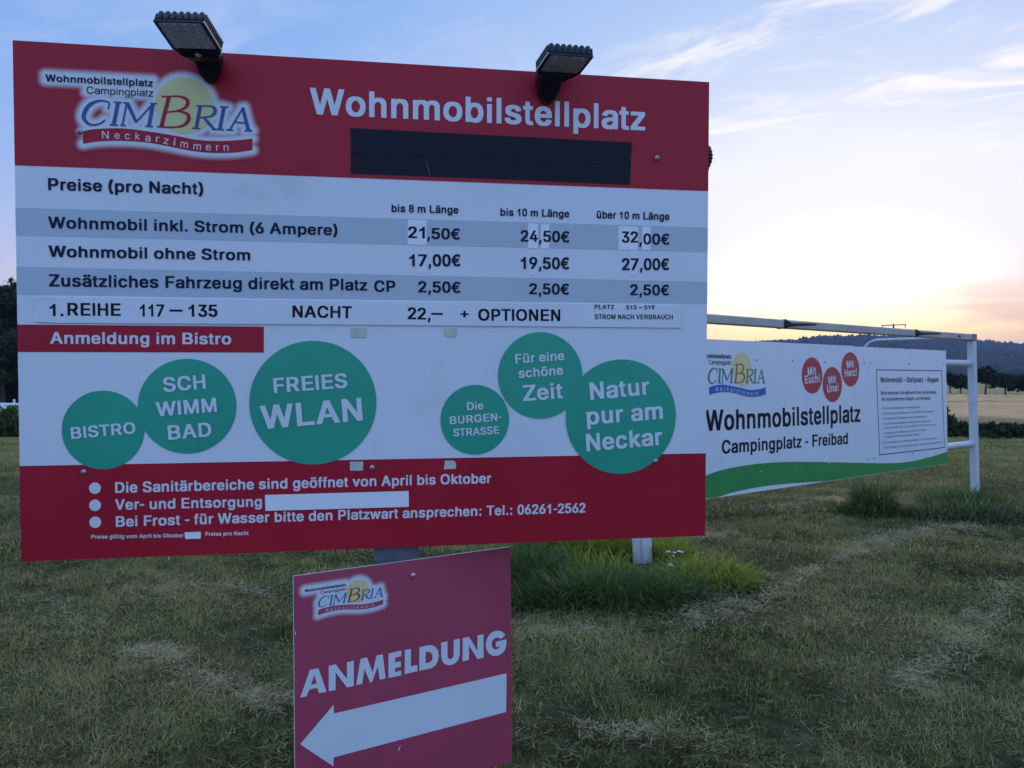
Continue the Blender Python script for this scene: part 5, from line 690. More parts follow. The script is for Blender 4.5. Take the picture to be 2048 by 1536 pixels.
# ================================================================ the big price board
def price_board():
    foot = A.at(1.005, 0, -.06)
    r = empty('price_board', (foot.x, foot.y, 0), 'large red and white campsite price board with two lamps on its top edge', 'sign')
    yaw = Vector((A.u.x, A.u.y, 0)).normalized(); nn = Vector((yaw.y, -yaw.x, 0))
    post_c = A.at(.992, -.02, 0) - nn * .078
    mb = MB(); mb.box((post_c.x, post_c.y, 1.3), yaw * .0655, nn * .06, (0, 0, 1.3), .006)
    post = mb.build('post', M['post'], r, smooth=True)
    # brackets that hold the tilted sheet to the post
    for hh in (.25, 1.1):
        mb = MB(); p = A.at(.992, hh, -.022)
        mb.box(p, A.u * .3, A.v * .02, A.n * .016, .003); mb.build('bracket', M['steel'], r)
    pb = Plane(dict(o=tuple(post_c + nn * .0602), u=tuple(yaw), v=(0, 0, 1), n=tuple(nn), w=1, h=1))
    screw(pb, 0.003, A.at(.99, -.03).z - .012, .011, post, 0, 'bolt', False, 'edge')
    pn = panel('panel', A, 0, A.w, 0, A.h, .004, 'white', 'edge', r)
    d1, d2, d3 = .0006, .0012, .0018
    def quad(P): return [P]
    hd = flat('header_field', A, quad(M_HEADER), 'red', r, d1, label='wine red field across the top')
    ft = flat('footer_field', A, quad(M_FOOT), 'red', r, d1, label='wine red field across the bottom')
    for q in M_BANDS: flat('table_band', A, quad(q), 'grey', r, d1)
    nb = flat('notice_bar', A, quad(M_REDBAR), 'red', r, d1, label='short red bar at the left edge')
    lettering(A, M_BAR, 'letter', nb, d2)
    logo(A, hd, ((1, 0, LOGO_ORG[0]), (0, 1, LOGO_ORG[1])), d2, 'blue', 'red', (.004, .023))
    for L_ in M_WHITE: lettering(A, L_, 'letter', hd, d2)
    for P in M_PATCH[:5]: flat('price_sticker', A, [P], 'sticker', r, d2, label='white sticker under a changed figure')
    for P in M_PATCH[5:]: flat('price_sticker', A, [P], 'faded', r, d1 + .0002)
    for L_ in M_DARK: lettering(A, L_, 'ink', r, d3)
    # black tape over an old line, lower strip first
    for i, P in enumerate(M_TAPE[::-1]):
        mb = MB(); slab(mb, A, P, d1 + .0002, d2 + .0012 * i + .0004); mb.build('black_tape', M['tape'], r)
    # price strip glued on, its lower left corner lifting
    mb = MB(); slab(mb, A, M_STRIPPANEL, d1 + .0002, .0042)
    st = mb.build('price_strip', M['white'], r, label='white strip glued over the table foot')
    for L_ in M_STRIP: lettering(A, L_, 'black_ink', st, .0048)
    for P in M_DASH: flat('dash', A, [P], 'black_ink', st, .0048)
    for i, (c, ls) in enumerate(M_DISCS):
        b = flat('round_badge', A, [ellipse(c)], 'green', r, d2 + .0002 * i)
        for L_ in ls: lettering(A, L_, 'letter', b, d2 + .0024)
    for L_ in M_NOTES: lettering(A, L_, 'letter', ft, d2)
    for c in M_BULLETS: flat('bullet', A, [ellipse(c, 32)], 'letter', ft, d2)
    flat('blank_patch', A, [M_WHITEPATCH], 'sticker', r, .0026, label='blank white strip over a few words')
    mb = MB(); slab(mb, A, M_SCRAP, d2, .0026); mb.build('tape_scrap', M['sticker'], r)
    for P in M_GLUE: flat('tape_scrap', A, [P], 'glue', r, .0022)
    for u, v in M_SCREWS: screw(A, u, v, .0078, r, .0026)
    # hairline scratches in the red print
    for P in ([(1.055, 1.29), (1.062, 1.26)], [(1.078, 1.10), (1.088, 1.065)]):
        a, b = P; mb = MB(); w = .0004
        mb.face([A.at(a[0], a[1], .004), A.at(a[0] + w, a[1] - w, .004), A.at(b[0] + w, b[1], .004), A.at(b[0], b[1], .004)])
        mb.build('scratch', M['faded'], r)
    # ribbed black gland that peeks past the right edge
    mb = MB(); rows = []
    for i in range(15):
        t = i / 14; q = .009 + .0125 * math.sin(math.pi * min(t * .92 + .12, 1)) + .0022 * (i % 2)
        rows.append([A.at(A.w + .002 + q * math.cos(k), 1.148 + .042 - .075 * t, -.03 + q * math.sin(k)) for k in [2 * math.pi * j / 14 for j in range(14)]])
    mb.grid(rows, closed=True, caps=True); mb.build('cable_gland', M['black_plastic'], r)
    mb = MB(); mb.tube([A.at(A.w - .012, 1.115, -.03), A.at(A.w - .05, .9, -.03), A.at(A.w - .5, .6, -.03), A.at(1.05, .5, -.05)], .006, 8)
    mb.build('cable', M['black_plastic'], r)
    return r
price_board()

# ================================================================ arrow board below
def arrow_board():
    c = B_.at(B_.w / 2, 0)
    r = empty('arrow_board', (c.x, c.y, c.z), 'square wine red board with a big white arrow, bolted low on the post', 'sign')
    pn = panel('panel', B_, LOW_RECT[0], LOW_RECT[1], LOW_RECT[2], LOW_RECT[3], .006, 'dull_red', 'pale_edge', r)
    logo(B_, r, LOGO_LOW, .0006, 'slate', 'dull_red', (.006, .046), halo_mat=HALO_DULL)
    mb = MB()
    for cs in L_TEXT: sheet(mb, B_, cs, .0008)
    mb.build('lettering', M['letter'], r)
    flat('arrow', B_, [L_ARROW], 'letter', r, .0008)
    screw(B_, L_BOLT[0], L_BOLT[1], .0085, r, .0, 'bolt', False)
    mb = MB()
    for P in L_SCRATCH: sheet(mb, B_, [P], .0012)
    mb.build('scratch', M['sticker'], r)
arrow_board()

# ================================================================ lamps on the top edge
def flood_light(name_label, base, axis, width, wall_u, wall_v, hang):
    base, axis, wv = Vector(base), Vector(axis), Vector(width)
    tip = A.at(wall_u, wall_v, .001)
    r = empty('flood_light', tip, name_label, 'lamp', 'small black lamps on the price board')
    a, w = axis.normalized(), wv.normalized()
    w = (w - a * w.dot(a)).normalized(); up = w.cross(a)
    if up.z < 0: up = -up
    L, W = axis.length, wv.length / 2
    def P(t, s, h): return base + a * (t * L) + w * (s * W) + up * h
    # housing: tray with rounded corners and scalloped cooling fins
    mb = MB()
    ring = lambda k, h: [P(.5 + .5 * k * x, k * y, h) for x, y in
        [((1 - .10) * sx + .10 * math.cos(q) * 1.0, (1 - .09) * sy + .09 * math.sin(q)) for sx, sy, q0 in ((1, 1, 0), (-1, 1, 90), (-1, -1, 180), (1, -1, 270)) for q in [math.radians(q0 + 30 * j) for j in range(4)]]]
    ring2 = lambda kx, ky, h, x0=0.0: [P(.5 + x0 + .5 * kx * x, ky * y, h) for x, y in
        [(.9 * sx + .10 * math.cos(q), .91 * sy + .09 * math.sin(q)) for sx, sy, q0 in ((1, 1, 0), (-1, 1, 90), (-1, -1, 180), (1, -1, 270)) for q in [math.radians(q0 + 30 * j) for j in range(4)]]]
    mb.grid([ring2(1.0, .97, 0), ring2(1.06, 1.03, 0), ring2(1.06, 1.03, .005), ring2(1.0, .97, .007), ring2(.98, .95, .012)], closed=True, caps=True)
    mb.build('housing', M['black_alu'], r)
    mb = MB()
    for k in range(7):
        s = -.84 + 1.68 * k / 6
        rows = []
        for t, h, hw in ((-.02, .008, .10), (.0, .026, .105), (.1, .034, .11), (.9, .036, .11), (1.0, .033, .11), (1.03, .014, .105)):
            rows.append([P(t, s - hw, .008), P(t, s - hw * .8, max(h - .003, .009)), P(t, s - hw * .3, h), P(t, s + hw * .3, h), P(t, s + hw * .8, max(h - .003, .009)), P(t, s + hw, .008)])
        mb.grid(rows)
        for rr in (rows[0], rows[-1]): mb.face(rr if rr is rows[0] else rr[::-1])
    mb.build('cooling_fins', M['black_alu'], r)
    for s in (-1, 1):                                   # fine ribs along each side
        mb = MB()
        for k in range(13):
            mb.box(P(.04 + .92 * k / 12, s * 1.02, .016), a * (L * .018), w * .0022, up * .011)
        mb.build('side_ribs', M['black_alu'], r)
        mb = MB(); mb.box(P(.5, s * 1.035, .0028), a * (L * .52), w * .0012, up * .0022); mb.build('trim', M['steel'], r)
    # lens plate with its grid of domes
    mb = MB(); rg = ring2(.90, .88, -.0012, .03); mb.face(rg); mb.grid([rg, ring2(.90, .88, .001, .03)], closed=True)
    ln = mb.build('lens_plate', M['lens'], r)
    mb = MB()
    for i in range(7):
        for j in range(4):
            c = P(.13 + .80 * i / 6, -.62 + 1.24 * j / 3, -.0012)
            n0 = []
            for e in range(4):
                t = math.pi / 2 * e / 4
                n0.append([c + (a * math.cos(k) + w * math.sin(k)) * (.0042 * math.cos(t)) - up * (.003 * math.sin(t)) for k in [2 * math.pi * q / 8 for q in range(8)]])
            mb.grid(n0, closed=True); mb.face(n0[-1])
    mb.build('lens_domes', M['led'], ln, smooth=True)
    # milky sensor dome at the root of the head
    c = P(-.10, .0, -.004); mb = MB(); rows = []
    for e in range(5):
        t = math.pi / 2 * e / 4.2
        rows.append([c + (a * math.cos(k) + w * math.sin(k)) * (.0085 * math.cos(t)) - up * (.007 * math.sin(t)) for k in [2 * math.pi * q / 14 for q in range(14)]])
    mb.grid(rows, closed=True); mb.face(rows[-1]); mb.build('sensor', M['sensor'], r, smooth=True)
    # arm: flat drop shaped foot on the board that swells up and out into the head
    mb = MB(); rows = []
    def ring3(cen, ax, ay, hx, hy, n=20):
        out = []
        for i in range(n):
            t = 2 * math.pi * i / n; x, y = math.cos(t), math.sin(t)
            out.append(cen + ax * hx * math.copysign(abs(x) ** .6, x) + ay * hy * math.copysign(abs(y) ** .6, y))
        return out
    for dv, hw, dep in ((0, .004, .006), (.006, .014, .016), (.018, .025, .028), (.034, .032, .042), (.05, .036, .056), (hang * .85, .038, .066), (hang, .038, .070)):
        rows.append(ring3(A.at(wall_u, wall_v + dv, .0035 + dep / 2), A.u, A.n, hw, dep / 2))
    top = rows[-1]
    e0 = [P(x, y, z) for x, y, z in ((0, 0, 0),)][0]
    mid = ring3((A.at(wall_u, wall_v + hang, .036) + P(-.16, 0, -.012)) / 2 + up * .006, (A.u + w).normalized(), (A.n * .8 + A.v * .3).normalized(), .046, .034)
    rows.append(mid)
    rows.append(ring3(P(-.15, 0, -.004), w, (a * .8 - up * .2).normalized(), W * .80, .016))
    rows.append(ring3(P(-.06, 0, .003), w, (a * .3 - up).normalized(), W * .98, .007))
    rows.append(ring3(P(.03, 0, .003), w, up, W * .97, .0035))
    mb.grid(rows, closed=True, caps=True); mb.build('arm', M['black_plastic'], r, smooth=True)
    return r
flood_light('black lamp above the emblem of the price board, lens dotted with clear domes', (-.805, 2.07, 2.632), (-.008, -.095, .030), (.125, -.010, -.011), .4945, 1.287, .069)
flood_light('black lamp above the large white heading of the price board, plain dark lens', (.131, 2.30, 2.660), (.0285, -.10, .009), (.121, .033, .005), 1.4275, 1.280, .076)

# ================================================================ goal with the banner behind
UG = Vector((C_.u.x, C_.u.y, 0)).normalized(); NG = Vector((UG.y, -UG.x, 0))          # along the goal line, towards us
def goal():
    Rb, Lb = Vector((7.00, 12.24, 0)), Vector((1.251, 7.614, 0))
    u = (Rb - Lb).normalized(); n = Vector((u.y, -u.x, 0))
    lean = -.13 * u
    r = empty('football_goal', (Rb + Lb) / 2, 'white football goal frame with a banner across its mouth', 'goal')
    H = 2.33
    for b in (Lb, Rb):
        mb = MB(); top = b + lean + Vector((0, 0, H)); ax = (top - b).normalized()
        c = (b + top) / 2 - ax * .05
        mb.box(c, u * .058, n * .05, ax * (H / 2 + .05), .016)
        mb.build('goal_post', M['goal_white'], r, smooth=True)
        mb = MB(); p1 = b + lean * (1.98 / H) + Vector((0, 0, 1.98))
        s = 1 if b is Rb else -1
        off = u * (.085 if b is Rb else -.085) - n * .02
        mb.box((b + p1) / 2 + off, u * .026, n * .03, (p1 - b) / 2, .006); mb.build('side_plate', M['goal_white'], r)
        mb = MB(); mb.box(b + lean * 1.02 + Vector((0, 0, H + .048)), u * .064, n * .054, Vector((0, 0, .0525)), .006)
        mb.build('corner_joint', M['joint'], r)
        # net arm: back from the corner, then bent down to the ground
        t0 = top + Vector((0, 0, .06)) - n * .05
        pts = [t0, t0 - n * .5 + Vector((0, 0, .0)), t0 - n * 1.38]
        for k in range(1, 6):
            a = math.radians(70 * k / 5); pts.append(t0 - n * (1.38 + .28 * math.sin(a)) - Vector((0, 0, .28 * (1 - math.cos(a)))))
        pts.append(Vector((t0.x, t0.y, 0)) - n * 2.25 + Vector((0, 0, .0)))
        mb = MB(); mb.tube(pts, .024, 10); mb.build('net_arm', M['pipe'], r, smooth=True)
    mb = MB()
    a, b = Lb + lean + Vector((0, 0, H + .048)), Rb + lean + Vector((0, 0, H + .048))
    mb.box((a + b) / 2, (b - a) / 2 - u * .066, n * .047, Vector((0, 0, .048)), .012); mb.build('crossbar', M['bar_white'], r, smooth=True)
    for h in (1.99, .78):                                # round rails the banner is screwed to
        mb = MB(); sh = lean * (h / H)
        mb.tube([Lb + sh + u * .03 - n * .03 + Vector((0, 0, h)), Rb + sh - u * .03 - n * .03 + Vector((0, 0, h))], .048, 14)
        mb.build('banner_rail', M['goal_white'], r, smooth=True)
    # black straps left on the crossbar, each with a loose tail
    def on_bar(px): # point on the crossbar front
        k = (px - 1024) / 1620; t = (k * a.y - a.x) / ((b.x - a.x) - k * (b.y - a.y)); return a + (b - a) * t + n * .052
    for px, ln in ((1562, .62), (1825, .72)):
        p = on_bar(px); mb = MB()
        rows = []
        for t, hh, th, dz in ((-.015, .036, .010, .0), (.03, .044, .016, .002), (.07, .034, .014, .002), (.14, .020, .012, -.004), (.25, .016, .010, .002), (.42, .013, .009, .010), (ln, .010, .008, .018)):
            c = p + u * t + Vector((0, 0, dz)); rows.append([c + Vector((0, 0, hh)) , c + n * th + Vector((0, 0, hh * .6)), c + n * th - Vector((0, 0, hh * .6)), c - Vector((0, 0, hh)), c - n * .008])
        mb.grid(rows, closed=True, caps=True); mb.build('strap', M['strap'], r)
        mb = MB(); mb.box(p - n * .052 + u * .02, u * .018, n * .056, Vector((0, 0, .053)), .004); mb.build('strap', M['strap'], r)
    p = on_bar(1911); mb = MB(); mb.ball(p, .017, 8); mb.build('bolt', M['strap'], r)
    # cord net on the right side, gathered up behind the post
    mb = MB(); t0 = Rb + lean + Vector((0, 0, 2.36)) - n * .06
    for k in range(12):
        s = 1.45 * k / 11; l = .34 - .12 * (k / 11) + .03 * math.sin(k * 2.1)
        mb.tube([t0 - n * s, t0 - n * (s + .03) - Vector((0, 0, l * .5)), t0 - n * (s - .015 * math.sin(k)) - Vector((0, 0, l))], .0017, 4)
    for q in range(5):
        mb.tube([t0 - n * (1.45 * k / 10) - Vector((0, 0, .05 + .065 * q * (1 - .03 * k) + .012 * math.sin(k * 1.7 + q))) for k in range(11)], .0017, 4)
    mb.build('net', M['net'], r)
    # pegs of the net at the right post
    mb = MB(); mb.tube([t0 - n * .02, t0 + u * .012 - Vector((0, 0, .18)), t0 + u * .02 - Vector((0, 0, .36))], .006, 6); mb.build('net_cord', M['net'], r)
goal()

def banner():
    x0 = -.62
    c = C_.at(C_.w / 2, 0)
    r = empty('banner_board', c, 'long white banner board with a green wave hung in the goal', 'sign')
    X0, X1, seam = x0, C_.w - .03, 2.86
    a = panel('panel', C_, X0, seam - .003, 0, C_.h, .006, 'white', 'pale_edge', r)
    b = panel('panel', C_, seam + .003, X1, 0, C_.h - .006, .006, 'white', 'pale_edge', r)
    d = .0015
    logo(C_, r, LOGO_GOAL, d, 'pine', 'lake')
    lettering(C_, G_TITLE, 'black_ink', r, d)
    lettering(C_, G_SUB, 'black_ink', r, d)
    for c, ls in G_DISCS:
        k = flat('round_badge', C_, [ellipse(c)], 'badge_red', r, d)
        for L_ in ls: lettering(C_, L_, 'letter', k, d * 2)
    # notice: dark frame with the rules
    P = G_FRAME; mid = (sum(p[0] for p in P) / 4, sum(p[1] for p in P) / 4)
    inner = [(p[0] + math.copysign(.013, mid[0] - p[0]), p[1] + math.copysign(.011, mid[1] - p[1])) for p in P]
    fr = flat('notice_frame', C_, [P, inner], 'ink', r, d)
    for L_ in G_RULES_HEAD: lettering(C_, L_, 'ink', fr, d)
    for i, L_ in enumerate(G_RULES): lettering(C_, L_, 'grey_ink', fr, d, BOLD if i < 2 else PLAIN)
    # green wave along the foot, a white sliver under its left half
    top = spline([(x0, G_WAVE_TOP[0][1] - .16), (-.3, G_WAVE_TOP[0][1] - .09)] + G_WAVE_TOP)
    top = [(min(p[0], X1), max(p[1], .004)) for p in top]
    cut = spline([(x0, -.0), (-.2, .012)] + [(p[0], max(p[1], .004)) for p in G_WAVE_CUT[:-1]] + [(G_WAVE_CUT[-1][0], .004)])
    cut = [(p[0], max(p[1], .003)) for p in cut]
    sh = top[::-1] + cut + [(X1, .004)]
    flat('green_wave', C_, [[p for i, p in enumerate(sh) if i == 0 or math.dist(p, sh[i - 1]) > 1e-4]], 'leaf_green', r, d)
    for u, v in G_SCREWS: screw(C_, u, v, .012, r, d, cross=False)
banner()

# ================================================================ ground
rng = np.random.default_rng(7)
def hgt(x, y):
    """small bumps of the meadow, metres"""
    return (.020 * np.sin(1.3 * x + .7 * y + .4) * np.sin(.9 * y - .5 * x) + .012 * np.sin(3.1 * x - 2.2 * y) + .010 * np.sin(4.7 * y + 1.9 * x + 2)
            + .05 * np.sin(.31 * x + 1.0) * np.sin(.27 * y)) * np.clip(y / 3, 0, 1)

def strip_noise(x, y, s, seed):
    """cheap smooth value noise, numpy"""
    r = np.random.default_rng(seed); T = r.random((64, 64))
    fx, fy = x / s, y / s; ix, iy = np.floor(fx).astype(int), np.floor(fy).astype(int); tx, ty = fx - ix, fy - iy
    tx, ty = tx * tx * (3 - 2 * tx), ty * ty * (3 - 2 * ty)
    g = lambda a, b: T[a % 64, b % 64]
    return (g(ix, iy) * (1 - tx) + g(ix + 1, iy) * tx) * (1 - ty) + (g(ix, iy + 1) * (1 - tx) + g(ix + 1, iy + 1) * tx) * ty

def ground_at(px, py, h=0.0):
    """photo-pixel ray to the meadow: used only to read plan positions"""
    dd = FPX * (EYE - h) / (py - 752); return ((px - 1024) / FPX * dd, dd)

# windrows of dry cuttings left by the mower: (x, y, radius across, strength)
ROWS = []
def row(pts, r, s):
    P = [ground_at(*p) for p in pts]
    for i in range(len(P) - 1):
        L = math.dist(P[i], P[i + 1]); k = max(int(L / .12), 1)
        for j in range(k):
            t = j / k; ROWS.append((P[i][0] + (P[i + 1][0] - P[i][0]) * t, P[i][1] + (P[i + 1][1] - P[i][1]) * t, r, s))
row([(1380, 1262), (1440, 1240), (1500, 1215)], .17, 1.0)
row([(1540, 1205), (1600, 1165), (1660, 1140)], .14, .7)
row([(1690, 1130), (1760, 1090), (1850, 1070), (1960, 1062)], .22, .9)
row([(1180, 1290), (1100, 1300), (1030, 1310)], .16, .8)
row([(2040, 1180), (2000, 1200), (1960, 1260), (1930, 1300), (1850, 1370), (1800, 1410)], .17, .75)
row([(1400, 1500), (1340, 1475), (1280, 1490), (1120, 1480)], .10, .7)
row([(560, 1420), (480, 1400), (420, 1375), (330, 1330), (250, 1300)], .15, .9)
row([(180, 1290), (120, 1230), (60, 1190)], .16, .5)
row([(540, 1200), (420, 1180), (300, 1190)], .2, .5)
row([(560, 1500), (520, 1480)], .1, .6)
row([(1560, 1020), (1650, 1010), (1700, 1020)], .35, .5)
row([(1340, 1090), (1400, 1088), (1480, 1075)], .25, .6)
RW = np.array(ROWS)
def dryness(x, y):
    out = np.zeros_like(x)
    for cx, cy, r, s in RW:
        m = (np.abs(x - cx) < 3 * r) & (np.abs(y - cy) < 3.5 * r)
        if m.any(): out[m] = np.maximum(out[m], s * np.exp(-((x[m] - cx) ** 2 + ((y[m] - cy) * .8) ** 2) / r ** 2))
    return out * (.35 + 1.1 * strip_noise(x, y, .13, 3))

def ground_material():
    m = bpy.data.materials.new('meadow_soil_and_stubble'); m.use_nodes = True
    N = Net(m.node_tree); b = m.node_tree.nodes['Principled BSDF']
    p = N.node('ShaderNodeNewGeometry').outputs['Position']
    c = N.mix(N.smooth(N.noise(p, .55, 6, .6), .36, .66), (.030, .028, .010), (.085, .074, .030))
    c = N.mix(N.smooth(N.noise(p, 5.5, 6, .65), .42, .70), c, (.13, .105, .05))
    c = N.mix(N.math('MULTIPLY', N.smooth(N.noise(p, 34.0, 4, .7), .45, .68), .6), c, (.025, .028, .012))
    x, y, z = N.xyz(p)
    farness = N.smooth(y, 9.0, 26.0)
    c = N.mix(farness, c, N.mix(N.noise(N.vmath('MULTIPLY', p, (.5, 2.2, 1)), 1.1, 6, .6), (.20, .165, .040), (.42, .34, .12)))
    N.put(b.inputs['Base Color'], c)
    b.inputs['Roughness'].default_value = .95; b.inputs['Specular IOR Level'].default_value = .02
    bp = N.node('ShaderNodeBump'); bp.inputs['Strength'].default_value = .8; bp.inputs['Distance'].default_value = .02
    N.put(bp.inputs['Height'], N.noise(p, 40.0, 6, .7)); N.put(b.inputs['Normal'], bp.outputs[0])
    return m

def ground():
    ys = np.concatenate([np.linspace(-40, 2.5, 12), np.arange(2.7, 16, .16), np.arange(16, 60, 1.2), np.geomspace(62, 2600, 22)])
    xs = np.concatenate([-np.geomspace(4000, 13, 20), np.arange(-12, 14, .2), np.geomspace(14.5, 4000, 20)])
    gx, gy = np.meshgrid(xs, ys); z = hgt(gx, gy) * np.clip((60 - np.hypot(gx, gy)) / 30, 0, 1)
    idx = np.arange(gx.size).reshape(gx.shape)
    F = np.stack([idx[:-1, :-1], idx[:-1, 1:], idx[1:, 1:], idx[1:, :-1]], -1).reshape(-1, 4)
    o = indexed('meadow_ground', np.stack([gx, gy, z], -1).reshape(-1, 3), F, ground_material(), smooth=True)
    tag(o, 'mown meadow ground of dry green and straw tones', None, None, 'structure')
ground()

def blades(x, y, z, L, W, lean, bend, tone, az=None):
    """three-segment curved blades; arrays of the same length -> vertices and triangles"""
    n = len(x); az = rng.random(n) * 2 * np.pi if az is None else az
    fa = az + np.pi / 2 + rng.normal(0, .5, n)
    dx, dy = np.cos(az), np.sin(az); wx, wy = np.cos(fa) * W / 2, np.sin(fa) * W / 2
    V = np.zeros((n, 7, 3)); tt = np.zeros((n, 7))
    for i, (t, k) in enumerate(((0, 1), (.38, .92), (.74, .6), (1, 0))):
        out = L * (np.sin(lean) * t + bend * t * t * .6); up = L * (np.cos(lean) * t - bend * bend * .45 * t ** 3 - .25 * bend * t * t)
        cx, cy, cz = x + dx * out, y + dy * out, z + np.maximum(up, .003)
        if i < 3:
            V[:, 2 * i] = np.stack([cx - wx * k, cy - wy * k, cz], -1); V[:, 2 * i + 1] = np.stack([cx + wx * k, cy + wy * k, cz], -1)
            tt[:, 2 * i] = tt[:, 2 * i + 1] = tone
        else: V[:, 6] = np.stack([cx, cy, cz], -1); tt[:, 6] = tone
    q = np.array([(0, 1, 3), (0, 3, 2), (2, 3, 5), (2, 5, 4), (4, 5, 6)])
    F = (np.arange(n)[:, None, None] * 7 + q[None]).reshape(-1, 3)
    return V.reshape(-1, 3), F, tt.ravel()

GRASS = plant_material('mown_grass_blades', (.032, .037, .011), (.395, .36, .11), (.46, .37, .15), .3, .55, .6, .05)
STRAW = plant_material('dry_cuttings', (.34, .26, .13), (.66, .52, .30), None, .25, rough=.7, spec=.05)

def scatter(y0, y1, dens, side=.70):
    n = int(dens * side * (y1 * y1 - y0 * y0))
    y = np.sqrt(rng.random(n) * (y1 * y1 - y0 * y0) + y0 * y0)
    x = (rng.random(n) * 2 - 1) * side * y
    return x, y

def lawn():
    VV, FF, TT = [], [], []; n0 = 0
    for y0, y1, dens, L0, W0 in ((2.9, 5.2, 6200, .050, .0042), (5.2, 8.0, 4200, .054, .0052), (8.0, 12.5, 1900, .060, .0075), (12.5, 23.2, 560, .075, .012)):
        x, y = scatter(y0, y1, dens)
        fine, mid, broad = strip_noise(x, y, .055, 11), strip_noise(x, y * .8, .19, 14), strip_noise(x * .7, y, .6, 12)
        c = np.clip(.55 * fine + .55 * mid + .35 * broad - .12, 0, 1.2)
        keep = rng.random(len(x)) < np.clip(.10 + 1.3 * c, 0, 1)
        x, y, c, mid, broad = x[keep], y[keep], c[keep], mid[keep], broad[keep]; n = len(x)
        L = L0 * (.35 + .9 * rng.random(n)) * (.35 + 1.1 * c); W = W0 * (.5 + .8 * rng.random(n))
        tone = np.clip(.33 + .9 * (mid - .5) * .55 + .5 * (broad - .5) + .24 * rng.normal(0, 1, n) + .35 * (rng.random(n) < .10), 0, 1)
        V, F, t = blades(x, y, hgt(x, y) - .004, L, W, np.abs(rng.normal(.55, .38, n)), rng.random(n) * 1.0, tone)
        VV.append(V); FF.append(F + n0); TT.append(t); n0 += len(V)
    o = indexed('short_grass', np.vstack(VV), np.vstack(FF), GRASS, None, np.concatenate(TT))
    tag(o, 'short mown grass covering the whole meadow', 'grass', None, 'stuff')
    # dry cuttings, nearly flat
    x, y = scatter(2.9, 12.5, 9000); d = dryness(x, y)
    base = .02 + .05 * strip_noise(x, y, .5, 21) ** 3
    keep = rng.random(len(x)) < np.clip(d * d * .8 + base * .8, 0, 1) * np.clip(1.3 - y / 16, .3, 1); x, y, d = x[keep], y[keep], d[keep]; n = len(x)
    L = (.028 + .070 * rng.random(n) ** 1.4); W = .0016 + .0020 * rng.random(n) + .0007 * np.maximum(y - 4.5, 0)
    z = hgt(x, y) + .008 + .050 * rng.random(n) * np.clip(d + .25, 0, 1)
    V, F, t = blades(x, y, z, L, W, 1.0 + .7 * rng.random(n), rng.normal(0, .5, n), np.clip(rng.normal(.5, .3, n), 0, 1))
    o = indexed('dry_cuttings', V, F, STRAW, None, t)
    tag(o, 'pale dry mowings lying in loose rows on the grass', 'cut grass', None, 'stuff')
lawn()

# ================================================================ tufts of long grass round the goal posts
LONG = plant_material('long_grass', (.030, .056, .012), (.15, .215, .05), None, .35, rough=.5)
YELLOW_GREEN = plant_material('yellow_green_grass', (.15, .20, .022), (.45, .47, .07), None, .45, rough=.5)  # yellow-green blades, set mostly behind the dark ones
SEED = plant_material('dry_seed_stalks', (.22, .20, .13), (.42, .40, .30), None, .3)
def tuft(label, parts, group=None, name='grass_tuft'):
    """parts: (part name, material, n, cx, cy, rx, ry, length, spread, azimuth)"""
    cx = sum(p[3] for p in parts) / len(parts); cy = sum(p[4] for p in parts) / len(parts)
    r = empty(name, (cx, cy, 0), label, 'tall grass', group)
    for nm, mat, n, px, py, rx, ry, L, W, az in parts:
        a = rng.random(n) * 2 * np.pi; q = np.sqrt(rng.random(n)) * (1 - .25 * rng.random(n))
        x, y = px + rx * q * np.cos(a), py + ry * q * np.sin(a)
        edge = 1 - .45 * q ** 3
        out = np.arctan2((y - py) / ry, (x - px) / rx)
        aa = np.where(rng.random(n) < .6, out + rng.normal(0, .6, n), az + rng.normal(0, .9, n))
        V, F, t = blades(x, y, hgt(x, y) - .01, L * edge * (.5 + .6 * rng.random(n)), W * (.6 + .7 * rng.random(n)), np.abs(rng.normal(.22, .2, n)) + .25 * q, .25 + .9 * rng.random(n), np.clip(rng.normal(.45, .28, n), 0, 1), aa)
        V = V - np.array(root_loc(r)[:])
        indexed(nm, V, F, mat, r, t)
    return r
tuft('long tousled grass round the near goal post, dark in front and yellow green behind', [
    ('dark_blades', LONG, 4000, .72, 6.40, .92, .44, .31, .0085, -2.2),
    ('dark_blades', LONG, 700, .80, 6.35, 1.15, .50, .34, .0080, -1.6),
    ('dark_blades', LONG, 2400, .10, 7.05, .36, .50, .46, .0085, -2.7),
    ('yellow_green_blades', YELLOW_GREEN, 3800, .68, 8.05, .62, .38, .52, .0085, 2.7),
    ('yellow_green_blades', YELLOW_GREEN, 500, .72, 7.30, .42, .32, .34, .0080, 2.9),
    ('yellow_green_blades', YELLOW_GREEN, 900, 1.50, 7.85, .24, .30, .42, .0085, 2.6),
    ('yellow_green_blades', YELLOW_GREEN, 1300, 1.68, 6.95, .46, .36, .32, .0080, .4),
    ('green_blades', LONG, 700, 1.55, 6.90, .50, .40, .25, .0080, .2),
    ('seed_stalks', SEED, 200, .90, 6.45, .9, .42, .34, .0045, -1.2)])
tuft('dense dark tuft of long grass under the right half of the banner', [('dark_blades', LONG, 1300, 4.72, 10.55, .24, .22, .62, .012, 1.5), ('dark_blades', LONG, 900, 4.65, 10.4, .62, .36, .30, .012, 1.5),
    ('green_blades', LONG, 300, 4.8, 10.5, 1.0, .5, .22, .012, 1.0), ('seed_stalks', SEED, 60, 4.72, 10.5, .4, .3, .6, .006, 1.5)])
